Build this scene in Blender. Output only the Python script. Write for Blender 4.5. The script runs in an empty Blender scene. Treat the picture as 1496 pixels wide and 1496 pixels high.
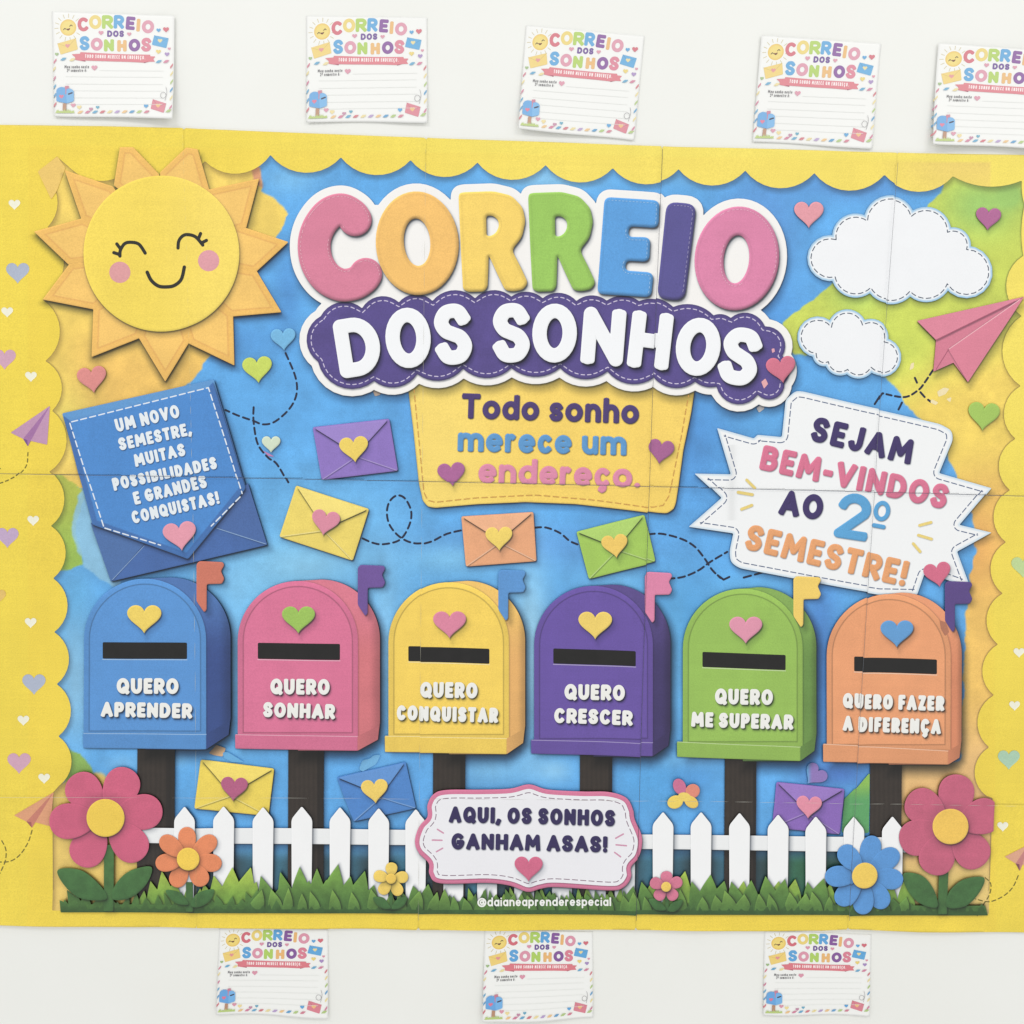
"""Paper poster "CORREIO DOS SONHOS" (sheets glued together) and eight small cards taped to a white wall.
The poster is a flat print: what looks like relief in it is ink on paper, so its colours, apart from the uneven light painted into the yellow border, are ink colours (they stay put
whatever the lamps do).  All drawing is done as signed-distance shapes turned into meshes (marching squares)."""
import bpy, math
import numpy as np

# ------------------------------------------------------------------ camera, world, lamps, exposure
S = bpy.context.scene
COL = S.collection
F_PX = 1300.0
CAM_LOC = np.array([-0.0440098, -0.7794686, 0.1999689])
CAM_ROT = (math.pi / 2 - 0.1037634, -0.0210749, -0.0272327)
cd = bpy.data.cameras.new("camera")
cd.sensor_width = 36.0
cd.lens = 36.0 * F_PX / 1496.0
cd.clip_start = 0.01
cd.clip_end = 50.0
cam = bpy.data.objects.new("camera", cd)
cam.location = CAM_LOC
cam.rotation_euler = CAM_ROT
COL.objects.link(cam)
S.camera = cam

W = bpy.data.worlds.new("World")
S.world = W
W.use_nodes = True
bg = W.node_tree.nodes["Background"]
bg.inputs["Color"].default_value = (1.0, 0.995, 0.975, 1)
bg.inputs["Strength"].default_value = 0.865


def area(name, loc, target, sx, sy, power):
    l = bpy.data.lights.new(name, 'AREA')
    l.shape = 'RECTANGLE'
    l.size, l.size_y = sx, sy
    l.energy = power
    l.color = (1.0, 0.99, 0.965)
    o = bpy.data.objects.new(name, l)
    o.location = loc
    d = np.array(target) - np.array(loc)
    from mathutils import Vector
    o.rotation_euler = Vector(d).to_track_quat('-Z', 'Y').to_euler()
    COL.objects.link(o)
    return o


# two ceiling tubes of the classroom, in front of the wall
area("ceiling_tube_light", (-1.2, -1.5, 1.75), (-.1, 0, 0), 1.2, .25, 9.5)
area("ceiling_tube_light", (1.25, -1.5, 1.75), (.1, 0, 0), 1.2, .25, 9)

S.view_settings.view_transform = 'Standard'
S.view_settings.look = 'None'
S.view_settings.exposure = 0.0
S.view_settings.gamma = 1.0
S.view_settings.use_curve_mapping = False
S.render.resolution_x = S.render.resolution_y = 1024
S.cycles.max_bounces = 4

# ------------------------------------------------------------------ picture plan -> wall plane (y = 0)
def _rot():
    a, b, c = CAM_ROT
    Rx = np.array([[1, 0, 0], [0, math.cos(a), -math.sin(a)], [0, math.sin(a), math.cos(a)]])
    Ry = np.array([[math.cos(b), 0, math.sin(b)], [0, 1, 0], [-math.sin(b), 0, math.cos(b)]])
    Rz = np.array([[math.cos(c), -math.sin(c), 0], [math.sin(c), math.cos(c), 0], [0, 0, 1]])
    return Rz @ Ry @ Rx


ROT = _rot()


def wall_xy(P):
    """plan coordinates (the survey of the photograph) -> metres on the wall (x right, z up)."""
    P = np.asarray(P, float)
    d = np.stack([(P[:, 0] - 748) / F_PX, (748 - P[:, 1]) / F_PX, -np.ones(len(P))], 1) @ ROT.T
    t = -CAM_LOC[1] / d[:, 1]
    return CAM_LOC[0] + t * d[:, 0], CAM_LOC[2] + t * d[:, 2]


SEAM_X = [((269, 190), (278, 454), (283.5, 700), (288, 1100), (289, 1350)),
          ((622.6, 200), (620.6, 480), (616, 700), (614, 1200), (611, 1350)),
          ((966, 230), (964, 290), (951, 600), (945.6, 760), (941, 900), (933, 1150), (928, 1350)),
          ((1309.5, 225), (1292, 440), (1282.5, 590), (1272, 760), (1260, 940), (1256, 1000), (1247, 1150), (1237.5, 1340))]
SEAM_XP = [np.polyfit([p[1] for p in s], [p[0] for p in s], 2) for s in SEAM_X]
SEAM_A = np.polyfit([0, 125, 300, 420, 480, 760, 1040, 1190, 1400], [691.6, 694, 696, 698.6, 701, 705.6, 712, 718, 721], 2)
SEAM_B = np.polyfit([100, 380, 480, 640, 1000, 1200, 1480], [1161.6, 1162.7, 1163, 1166, 1167, 1169, 1175.6], 2)
TOP_P = ([-40, 0, 150, 270, 440, 620, 840, 980, 1140, 1220, 1310, 1400, 1540], [182, 183, 185, 188, 195, 202, 209.5, 215, 218.5, 221, 224, 225.5, 227.5])
BOT_P = ([-40, 0, 200, 420, 600, 780, 930, 1140, 1200, 1237, 1280, 1340, 1420, 1540], [1348, 1349, 1352, 1353.5, 1355.5, 1356.5, 1355.5, 1358, 1357.5, 1354.5, 1356, 1358.5, 1359, 1361])


def gauss(t, s):
    return np.exp(-0.5 * (t / s) ** 2)


def relief(P):
    """height of the poster paper above the wall, metres."""
    x, y = P[:, 0], P[:, 1]
    z = 0.0012 + 0.00035 * np.sin(x * .021 + y * .004) * np.sin(y * .013 + 1.0) + 0.0002 * np.sin(x * .047 + 2) * np.sin(y * .031)
    for k, sp in enumerate(SEAM_XP):
        d = x - np.polyval(sp, y)
        z = z + (0.0005 if k != 1 else .0003) * gauss(d, 9.0) + .0004 * gauss(d + 18, 20)
    d = y - np.polyval(SEAM_A, x)
    z = z + 0.0006 * gauss(d, 8.0) + .0003 * gauss(d + 22, 18)
    d = y - np.polyval(SEAM_B, x)
    z = z + 0.0004 * gauss(d, 8.0)
    b = np.interp(x, *BOT_P)
    q = np.clip((y - (b - 60)) / 60, 0, 1.2)
    z = z + 0.0028 * q ** 2 * (0.75 + .35 * np.sin(x * .02))
    return z


def paste_shift(P):
    """the sheets are pasted a hair out of register: the print jumps at the seams and settles again further away"""
    x, y = P[:, 0], P[:, 1]
    dy = np.zeros(len(P))
    d = x - np.polyval(SEAM_XP[1], y)
    dy += np.where(d < 0, -.8, .2) * np.exp(-np.abs(d) / 34) * (y > 720)
    d = x - np.polyval(SEAM_XP[2], y)
    dy += np.where(d < 0, .9, -.9) * np.exp(-np.abs(d) / 26)
    d = x - np.polyval(SEAM_XP[3], y)
    dy += np.where(d < 0, -.8, .8) * np.exp(-np.abs(d) / 26)
    d = y - np.polyval(SEAM_A, x)
    dy += np.where(d > 0, -1.8, .2) * np.exp(-np.abs(d) / 18)
    return P + np.stack([np.zeros(len(P)), dy], 1)


DZ = 1.5e-5

# ------------------------------------------------------------------ signed distance shapes (plan px, y down, negative inside)
def polysdf(P, poly):
    poly = np.asarray(poly, float)
    n = len(poly)
    out = np.empty(len(P))
    A = poly
    B = np.roll(poly, -1, 0)
    E = B - A
    L2 = (E ** 2).sum(1) + 1e-12
    ch = max(1, int(3e6 // n))
    for i in range(0, len(P), ch):
        p = P[i:i + ch]
        wx = p[:, 0:1] - A[None, :, 0]
        wy = p[:, 1:2] - A[None, :, 1]
        t = np.clip((wx * E[:, 0] + wy * E[:, 1]) / L2, 0, 1)
        dx = wx - t * E[:, 0]
        dy = wy - t * E[:, 1]
        d = np.sqrt((dx * dx + dy * dy).min(1))
        cy = (A[None, :, 1] > p[:, 1:2]) != (B[None, :, 1] > p[:, 1:2])
        with np.errstate(divide='ignore', invalid='ignore'):
            xi = A[:, 0] + (p[:, 1:2] - A[:, 1]) / np.where(E[:, 1] == 0, 1e-9, E[:, 1]) * E[:, 0]
        ins = (np.where(cy & (p[:, 0:1] < xi), 1, 0).sum(1) % 2) == 1
        out[i:i + ch] = np.where(ins, -d, d)
    return out


def segsdf(P, lines):
    A, B = [], []
    for l in lines:
        l = np.asarray(l, float)
        if len(l) == 1:
            l = np.vstack([l, l + 1e-3])
        A.append(l[:-1])
        B.append(l[1:])
    A = np.vstack(A)
    B = np.vstack(B)
    E = B - A
    L2 = (E ** 2).sum(1) + 1e-12
    out = np.empty(len(P))
    ch = max(1, int(3e6 // len(A)))
    for i in range(0, len(P), ch):
        p = P[i:i + ch]
        wx = p[:, 0:1] - A[None, :, 0]
        wy = p[:, 1:2] - A[None, :, 1]
        t = np.clip((wx * E[:, 0] + wy * E[:, 1]) / L2, 0, 1)
        dx = wx - t * E[:, 0]
        dy = wy - t * E[:, 1]
        out[i:i + ch] = np.sqrt((dx * dx + dy * dy).min(1))
    return out


class Sh:
    """a shape: distance function + bounding box"""
    def __init__(self, f, bb):
        self.f, self.bb = f, bb

    def __call__(self, P):
        return self.f(P)

    def grow(self, r):
        return Sh(lambda P: self.f(P) - r, (self.bb[0] - r, self.bb[1] - r, self.bb[2] + r, self.bb[3] + r))

    def __or__(self, o):
        a, b = self.bb, o.bb
        return Sh(lambda P: np.minimum(self.f(P), o.f(P)), (min(a[0], b[0]), min(a[1], b[1]), max(a[2], b[2]), max(a[3], b[3])))

    def __and__(self, o):
        a, b = self.bb, o.bb
        return Sh(lambda P: np.maximum(self.f(P), o.f(P)), (max(a[0], b[0]), max(a[1], b[1]), min(a[2], b[2]), min(a[3], b[3])))

    def __sub__(self, o):
        return Sh(lambda P: np.maximum(self.f(P), -o.f(P)), self.bb)

    def near(self, P):
        """the distance read from a cached grid (for soft printed edges)"""
        if not hasattr(self, 'grid'):
            b, m = self.bb, 26.0
            s_ = 1.0 if max(b[2] - b[0], b[3] - b[1]) < 260 else 1.6
            nx, ny = int((b[2] - b[0] + 2 * m) / s_) + 2, int((b[3] - b[1] + 2 * m) / s_) + 2
            gx, gy = b[0] - m + np.arange(nx) * s_, b[1] - m + np.arange(ny) * s_
            X, Y = np.meshgrid(gx, gy)
            self.grid = (b[0] - m, b[1] - m, s_, self.f(np.stack([X.ravel(), Y.ravel()], 1)).reshape(ny, nx))
        x0, y0, s_, g = self.grid
        u = np.clip((P[:, 0] - x0) / s_, 0, g.shape[1] - 1.001)
        v = np.clip((P[:, 1] - y0) / s_, 0, g.shape[0] - 1.001)
        i, j = u.astype(int), v.astype(int)
        u, v = u - i, v - j
        return (g[j, i] * (1 - u) + g[j, i + 1] * u) * (1 - v) + (g[j + 1, i] * (1 - u) + g[j + 1, i + 1] * u) * v

    def move(self, dx, dy):
        b = self.bb
        return Sh(lambda P: self.f(P - np.array([dx, dy])), (b[0] + dx, b[1] + dy, b[2] + dx, b[3] + dy))


def bbox(pts, r=0.0):
    p = np.asarray(pts, float)
    return (p[:, 0].min() - r, p[:, 1].min() - r, p[:, 0].max() + r, p[:, 1].max() + r)


def poly(pts, r=0.0):
    """polygon; r rounds its corners (the outline keeps its size)"""
    pts = np.asarray(pts, float)
    if r <= 0:
        return Sh(lambda P: polysdf(P, pts), bbox(pts))
    rp = np.array(roundpoly(pts, r))
    return Sh(lambda P: polysdf(P, rp), bbox(rp))


def roundpoly(pts, r, n=6):
    out = []
    pts = np.asarray(pts, float)
    rs = r if hasattr(r, '__len__') else [r] * len(pts)
    for i, p in enumerate(pts):
        a, b = pts[i - 1], pts[(i + 1) % len(pts)]
        la, lb = np.linalg.norm(a - p), np.linalg.norm(b - p)
        k = min(rs[i], la * .48, lb * .48)
        p0, p2 = p + (a - p) / (la + 1e-9) * k, p + (b - p) / (lb + 1e-9) * k
        for t in np.linspace(0, 1, n):
            out.append((1 - t) ** 2 * p0 + 2 * t * (1 - t) * p + t * t * p2)
    return out


def stroke(lines, w):
    if not hasattr(lines[0][0], '__len__'):
        lines = [lines]
    al = np.vstack([np.asarray(l, float) for l in lines])
    return Sh(lambda P: segsdf(P, lines) - w / 2, bbox(al, w / 2))


def circle(cx, cy, r):
    return Sh(lambda P: np.hypot(P[:, 0] - cx, P[:, 1] - cy) - r, (cx - r, cy - r, cx + r, cy + r))


def ellpts(cx, cy, rx, ry, rot=0, n=48, a0=0, a1=360):
    t = np.radians(np.linspace(a0, a1, n, endpoint=(a1 - a0 != 360)))
    x, y = rx * np.cos(t), ry * np.sin(t)
    c, s = math.cos(math.radians(rot)), math.sin(math.radians(rot))
    return np.stack([cx + c * x - s * y, cy + s * x + c * y], 1)


def ellipse(cx, cy, rx, ry, rot=0):
    return poly(ellpts(cx, cy, rx, ry, rot))


def catmull(pts, n=8, closed=False):
    p = np.asarray(pts, float)
    m = len(p)
    out = []
    rng = range(m) if closed else range(m - 1)
    for i in rng:
        if closed:
            a, b, c, d = p[(i - 1) % m], p[i], p[(i + 1) % m], p[(i + 2) % m]
        else:
            a, b, c, d = p[max(i - 1, 0)], p[i], p[i + 1], p[min(i + 2, m - 1)]
        for t in np.linspace(0, 1, n, endpoint=False):
            out.append(.5 * (2 * b + (c - a) * t + (2 * a - 5 * b + 4 * c - d) * t * t + (3 * b - a - 3 * c + d) * t ** 3))
    if not closed:
        out.append(p[-1])
    return np.array(out)


def scallop(pts, bulge, n=9, closed=True):
    """polyline through pts where every span is a circular arc; bulge = sagitta / span length (>0 = outward for clockwise-on-screen)"""
    p = np.asarray(pts, float)
    m = len(p)
    out = []
    for i in range(m if closed else m - 1):
        a, b = p[i], p[(i + 1) % m]
        k = bulge[i] if hasattr(bulge, '__len__') else bulge
        d = b - a
        L = np.linalg.norm(d)
        nrm = np.array([d[1], -d[0]]) / (L + 1e-9)
        if abs(k) < 1e-4:
            out.append(a)
            continue
        s = k * L
        R = (L * L / 4 + s * s) / (2 * abs(s))
        c = (a + b) / 2 + nrm * (s - math.copysign(R, s))
        a0 = math.atan2(*(a - c)[::-1])
        a1 = math.atan2(*(b - c)[::-1])
        da = a1 - a0
        if s > 0:
            while da <= 0: da += 2 * math.pi
        else:
            while da >= 0: da -= 2 * math.pi
        for t in np.linspace(0, 1, n, endpoint=False):
            out.append(c + R * np.array([math.cos(a0 + da * t), math.sin(a0 + da * t)]))
    if not closed:
        out.append(p[-1])
    return np.array(out)


def dashes(line, dash, gap, closed=False, start=0.0):
    l = np.asarray(line, float)
    if closed:
        l = np.vstack([l, l[:1]])
    seg = np.hypot(*np.diff(l, axis=0).T)
    cum = np.concatenate([[0], np.cumsum(seg)])
    out = []
    s = start
    while s < cum[-1]:
        e = min(s + dash, cum[-1])
        ts = np.concatenate([[s], cum[(cum > s) & (cum < e)], [e]])
        out.append(np.stack([np.interp(ts, cum, l[:, 0]), np.interp(ts, cum, l[:, 1])], 1))
        s += dash + gap
    return out


def offset_poly(pts, d):
    """move a clockwise-on-screen closed outline inwards by d"""
    p = np.asarray(pts, float)
    t = np.roll(p, -1, 0) - np.roll(p, 1, 0)
    t /= np.linalg.norm(t, axis=1)[:, None] + 1e-9
    return p + d * np.stack([-t[:, 1], t[:, 0]], 1)


_h = np.linspace(0, 2 * math.pi, 60, endpoint=False)
HEART = np.stack([16 * np.sin(_h) ** 3, -(13 * np.cos(_h) - 5 * np.cos(2 * _h) - 2 * np.cos(3 * _h) - np.cos(4 * _h))], 1)
HEART[:, 1] -= (HEART[:, 1].max() + HEART[:, 1].min()) / 2
HEART /= 32.0


def heart(cx, cy, w, rot=0, hs=1.0):
    c, s = math.cos(math.radians(rot)), math.sin(math.radians(rot))
    q = HEART * w * np.array([1, hs])
    return poly(np.stack([cx + c * q[:, 0] - s * q[:, 1], cy + s * q[:, 0] + c * q[:, 1]], 1))


# ------------------------------------------------------------------ rounded lettering
def arc(cx, cy, rx, ry, a0, a1, n=14):
    return [(cx + rx * math.cos(math.radians(a)), cy + ry * math.sin(math.radians(a))) for a in np.linspace(a0, a1, n)]


def sp(*p):
    return [tuple(q) for q in catmull(p, 5)]


_P = [(0, 0), (0, 1), (.5, 1)] + arc(.55, .72, .45, .28, 90, -90) + [(0, .44)]
_S = sp((.93, .84), (.76, .97), (.5, 1), (.2, .95), (.03, .76), (.2, .58), (.5, .5), (.8, .42), (.97, .24), (.8, .05), (.5, 0), (.22, .03), (.05, .17))
_C = arc(.52, .5, .52, .5, 48, 312, 22)
_sl = [(x, y * .68) for x, y in _S]
_bowl = arc(.5, .34, .5, .34, 0, 360, 20)
G = {
    'A': (.84, [[(0, 0), (.5, 1), (1, 0)], [(.19, .3), (.81, .3)]]),
    'B': (.72, [[(0, 0), (0, 1), (.5, 1)] + arc(.52, .77, .38, .23, 90, -90) + [(0, .54)], [(.5, .54)] + arc(.55, .27, .45, .27, 90, -90) + [(0, 0)]]),
    'C': (.76, [_C]),
    'Ç': (.76, [_C, [(.5, 0), (.52, -.12)] + arc(.5, -.22, .14, .1, 70, -130, 8)]),
    'D': (.78, [[(0, 0), (0, 1), (.35, 1)] + arc(.38, .5, .62, .5, 90, -90, 18) + [(0, 0)]]),
    'E': (.6, [[(1, 1), (0, 1), (0, 0), (1, 0)], [(0, .5), (.85, .5)]]),
    'F': (.6, [[(1, 1), (0, 1), (0, 0)], [(0, .48), (.82, .48)]]),
    'G': (.82, [arc(.5, .5, .5, .5, 48, 350, 24) + [(.98, .44), (.58, .44)]]),
    'H': (.78, [[(0, 0), (0, 1)], [(1, 0), (1, 1)], [(0, .5), (1, .5)]]),
    'I': (0, [[(0, 0), (0, 1)]]),
    'J': (.6, [[(1, 1), (1, .32)] + arc(.5, .32, .5, .32, 0, -160)]),
    'L': (.58, [[(0, 1), (0, 0), (1, 0)]]),
    'M': (.96, [[(0, 0), (.08, 1), (.5, .3), (.92, 1), (1, 0)]]),
    'N': (.78, [[(0, 0), (0, 1), (1, 0), (1, 1)]]),
    'O': (.84, [arc(.5, .5, .5, .5, 0, 360, 30)]),
    'P': (.68, [_P]),
    'Q': (.86, [arc(.5, .5, .5, .5, 0, 360, 30), [(.62, .25), (1.0, -.04)]]),
    'R': (.72, [_P, [(.45, .44), (1, 0)]]),
    'S': (.7, [_S]),
    'T': (.68, [[(0, 1), (1, 1)], [(.5, 1), (.5, 0)]]),
    'U': (.76, [[(0, 1), (0, .4)] + arc(.5, .4, .5, .4, 180, 360) + [(1, 1)]]),
    'V': (.82, [[(0, 1), (.5, 0), (1, 1)]]),
    'Z': (.66, [[(0, 1), (1, 1), (0, 0), (1, 0)]]),
    '2': (.62, [arc(.5, .72, .48, .28, 165, -25, 14) + [(.0, 0), (1, 0)]]),
    'º': (.42, [arc(.5, .78, .5, .22, 0, 360, 18), [(.05, .32), (.95, .32)]]),
    '!': (0, [[(0, 1), (0, .4)], [(0, .01)]]),
    ',': (0, [[(0, .04), (-.06, -.16)]]),
    '.': (0, [[(0, .02)]]),
    ':': (0, [[(0, .05)], [(0, .5)]]),
    '-': (.42, [[(0, .42), (1, .42)]]),
    'a': (.6, [_bowl, [(1, .68), (1, 0)]]),
    'c': (.54, [[(x, y * .68) for x, y in arc(.52, .5, .5, .5, 48, 312, 16)]]),
    'ç': (.54, [[(x, y * .68) for x, y in arc(.52, .5, .5, .5, 48, 312, 16)], [(.5, 0), (.52, -.12)] + arc(.5, -.2, .16, .1, 70, -130, 8)]),
    'd': (.62, [_bowl, [(1, 1), (1, 0)]]),
    'e': (.6, [[(.02, .34)] + arc(.5, .34, .5, .34, 0, 308, 20)]),
    'é': (.6, [[(.02, .34)] + arc(.5, .34, .5, .34, 0, 308, 20), [(.45, .84), (.65, 1)]]),
    'h': (.58, [[(0, 0), (0, 1)], [(0, .3)] + arc(.5, .36, .5, .32, 180, 0) + [(1, 0)]]),
    'i': (0, [[(0, 0), (0, .66)], [(0, .97)]]),
    'l': (0, [[(0, 0), (0, 1)]]),
    'm': (.92, [[(0, 0), (0, .68)], [(0, .36)] + arc(.25, .42, .25, .26, 180, 0, 9) + [(.5, 0)], [(.5, .36)] + arc(.75, .42, .25, .26, 180, 0, 9) + [(1, 0)]]),
    'n': (.58, [[(0, 0), (0, .68)], [(0, .3)] + arc(.5, .36, .5, .32, 180, 0) + [(1, 0)]]),
    'o': (.64, [_bowl]),
    'p': (.62, [_bowl, [(0, .68), (0, -.32)]]),
    'r': (.4, [[(0, 0), (0, .68)], [(0, .36)] + arc(.6, .3, .6, .38, 180, 65, 8)]),
    's': (.5, [_sl]),
    't': (.4, [[(.4, .95), (.4, .15)] + arc(.75, .15, .35, .15, 180, 280, 6), [(0, .68), (.9, .68)]]),
    'u': (.58, [[(0, .68), (0, .3)] + arc(.5, .3, .5, .3, 180, 360) + [(1, .68)], [(1, .3), (1, 0)]]),
    '@': (1.0, [arc(.5, .42, .5, .52, -60, 290, 26), arc(.5, .42, .2, .24, 0, 360, 14), [(.7, .66), (.72, .3)] + arc(.86, .32, .14, .14, 180, 340, 6)]),
}


def glyph_lines(ch, x0, adv, H, w):
    gw, L = G[ch]
    out = []
    for l in L:
        q = np.asarray(l, float)
        out.append(np.stack([x0 + w / 2 + q[:, 0] * max(adv - w, 0) if gw else x0 + w / 2 + q[:, 0] * H, w / 2 + q[:, 1] * (H - w)], 1))
    return out


def seg_dist(p, l):
    l = np.asarray(l, float)
    return segsdf(np.array([p]), [l])[0] if len(l) > 1 else np.hypot(*(l[0] - p))


def pen(glyphs, w, rr=.42):
    """union of pen strokes whose free ends are cut square with soft corners; glyphs = list of lists of polylines"""
    lines, ends = [], []
    for g in glyphs:
        for a, l in enumerate(g):
            l = np.asarray(l, float)
            lines.append(l)
            if len(l) < 2 or np.hypot(*(l[0] - l[-1])) < w * .3:
                continue
            for p, q in ((l[0], l[1]), (l[-1], l[-2])):
                if any(seg_dist(p, o) < w * .5 for b, o in enumerate(g) if b != a):
                    continue
                k = 1
                d = p - q
                ends.append((p, d / (np.hypot(*d) + 1e-9)))
    al = np.vstack(lines)
    r = rr * w / 2

    def fn(P):
        out = segsdf(P, lines) - w / 2
        for p, d in ends:
            m = np.nonzero((np.abs(P[:, 0] - p[0]) < w * 1.6) & (np.abs(P[:, 1] - p[1]) < w * 1.6))[0]
            if not len(m):
                continue
            v = P[m] - p
            qx = np.abs(v[:, 0] * d[0] + v[:, 1] * d[1] + w * .06) - (w / 2 - r)
            qy = np.abs(-v[:, 0] * d[1] + v[:, 1] * d[0]) - (w / 2 - r)
            bd = np.hypot(np.maximum(qx, 0), np.maximum(qy, 0)) + np.minimum(np.maximum(qx, qy), 0) - r
            out[m] = np.minimum(out[m], bd)
        return out
    return Sh(fn, bbox(al, w * .75))


def text(s, p0, p1, H, w, track=.1, space=.3, lean=0.0):
    """s set between baseline points p0 and p1 (outer edges), cap height H, stroke w"""
    p0, p1 = np.array(p0, float), np.array(p1, float)
    span = np.linalg.norm(p1 - p0)
    ux = (p1 - p0) / span
    uy = np.array([ux[1], -ux[0]])
    tk = track * H
    nat = fix = 0.0
    for i, c in enumerate(s):
        if c == ' ':
            fix += space * H
            continue
        if G[c][0]:
            nat += G[c][0] * H
        else:
            fix += w
        if i < len(s) - 1 and s[i + 1] != ' ':
            fix += tk
    k = (span - fix) / nat
    lines = []
    x = 0.0
    for i, c in enumerate(s):
        if c == ' ':
            x += space * H
            continue
        adv = G[c][0] * H * k if G[c][0] else w
        lines.append([p0 + (l[:, 0:1] + lean * l[:, 1:2]) * ux + l[:, 1:2] * uy for l in glyph_lines(c, x, adv, H, w)])
        x += adv
        if i < len(s) - 1 and s[i + 1] != ' ':
            x += tk
    return pen(lines, w)


def letter(ch, cx, cy, w, h, t, rot=0):
    """one letter in a box w x h centred at cx, cy; rot in degrees clockwise on screen"""
    c, s = math.cos(math.radians(rot)), math.sin(math.radians(rot))
    lines = []
    for l in glyph_lines(ch, 0, w, h, t):
        x, y = l[:, 0] - w / 2, h / 2 - l[:, 1]
        lines.append(np.stack([cx + c * x - s * y, cy + s * x + c * y], 1))
    return pen([lines], t, .5)


# ------------------------------------------------------------------ marching squares
_CASES = {}
def _cases():
    # corners 0(x0,y0) 1(x1,y0) 2(x1,y1) 3(x0,y1); edges 4:0-1 5:1-2 6:2-3 7:3-0
    for m in range(1, 15):
        ins = [(m >> i) & 1 for i in range(4)]
        seq = []
        for i in range(4):
            if ins[i]:
                seq.append(i)
            if ins[i] != ins[(i + 1) % 4]:
                seq.append(4 + i)
        _CASES[m] = seq
_cases()


def march(sh, h):
    x0, y0, x1, y1 = sh.bb
    nx, ny = int((x1 - x0) / h) + 4, int((y1 - y0) / h) + 4
    gx, gy = x0 - 1.5 * h + np.arange(nx) * h, y0 - 1.5 * h + np.arange(ny) * h
    X, Y = np.meshgrid(gx, gy)
    D = sh(np.stack([X.ravel(), Y.ravel()], 1)).reshape(ny, nx)
    D = np.where(np.abs(D) < 1e-4 * h, -1e-4 * h, D)
    I = D < 0
    nv = nx * ny
    ids = np.arange(nv).reshape(ny, nx)
    V = [np.stack([X.ravel(), Y.ravel()], 1)]
    he = np.full((ny, nx), -1, np.int64)
    m = I[:, :-1] != I[:, 1:]
    j, i = np.nonzero(m)
    t = D[j, i] / (D[j, i] - D[j, i + 1])
    he[j, i] = nv + np.arange(len(j))
    V.append(np.stack([gx[i] + t * h, gy[j]], 1))
    nv += len(j)
    ve = np.full((ny, nx), -1, np.int64)
    m = I[:-1] != I[1:]
    j, i = np.nonzero(m)
    t = D[j, i] / (D[j, i] - D[j + 1, i])
    ve[j, i] = nv + np.arange(len(j))
    V.append(np.stack([gx[i], gy[j] + t * h], 1))
    V = np.vstack(V)
    code = I[:-1, :-1] * 1 + I[:-1, 1:] * 2 + I[1:, 1:] * 4 + I[1:, :-1] * 8
    faces = []
    j, i = np.nonzero(code == 15)
    faces.append(np.stack([ids[j, i], ids[j, i + 1], ids[j + 1, i + 1], ids[j + 1, i]], 1))
    for c, seq in _CASES.items():
        j, i = np.nonzero(code == c)
        if not len(j):
            continue
        tok = [ids[j, i], ids[j, i + 1], ids[j + 1, i + 1], ids[j + 1, i], he[j, i], ve[j, i + 1], he[j + 1, i], ve[j, i]]
        faces.append(np.stack([tok[q] for q in seq], 1))
    used = np.unique(np.concatenate([f.ravel() for f in faces]))
    if not len(used):
        return None
    remap = np.full(len(V), -1, np.int64)
    remap[used] = np.arange(len(used))
    return V[used], [remap[f] for f in faces if len(f)]


def mesh_from(name, co, faces, colors, mat):
    me = bpy.data.meshes.new(name)
    loops = np.concatenate([f.ravel() for f in faces]).astype(np.int32)
    sizes = np.concatenate([np.full(len(f), f.shape[1], np.int32) for f in faces])
    starts = np.concatenate([[0], np.cumsum(sizes)[:-1]]).astype(np.int32)
    me.vertices.add(len(co))
    me.vertices.foreach_set("co", co.astype(np.float32).ravel())
    me.loops.add(len(loops))
    me.loops.foreach_set("vertex_index", loops)
    me.polygons.add(len(sizes))
    me.polygons.foreach_set("loop_start", starts)
    me.polygons.foreach_set("use_smooth", np.ones(len(sizes), bool))
    me.update(calc_edges=True)
    me.validate()
    a = me.attributes.new("ink", 'FLOAT_COLOR', 'POINT')
    a.data.foreach_set("color", np.concatenate([colors, np.ones((len(colors), 1))], 1).astype(np.float32).ravel())
    me.materials.append(mat)
    return me


def lin(c):
    c = np.clip(np.asarray(c, float) / 255.0, 0, 1)
    return np.where(c <= .04045, c / 12.92, ((c + .055) / 1.055) ** 2.4)


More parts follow.
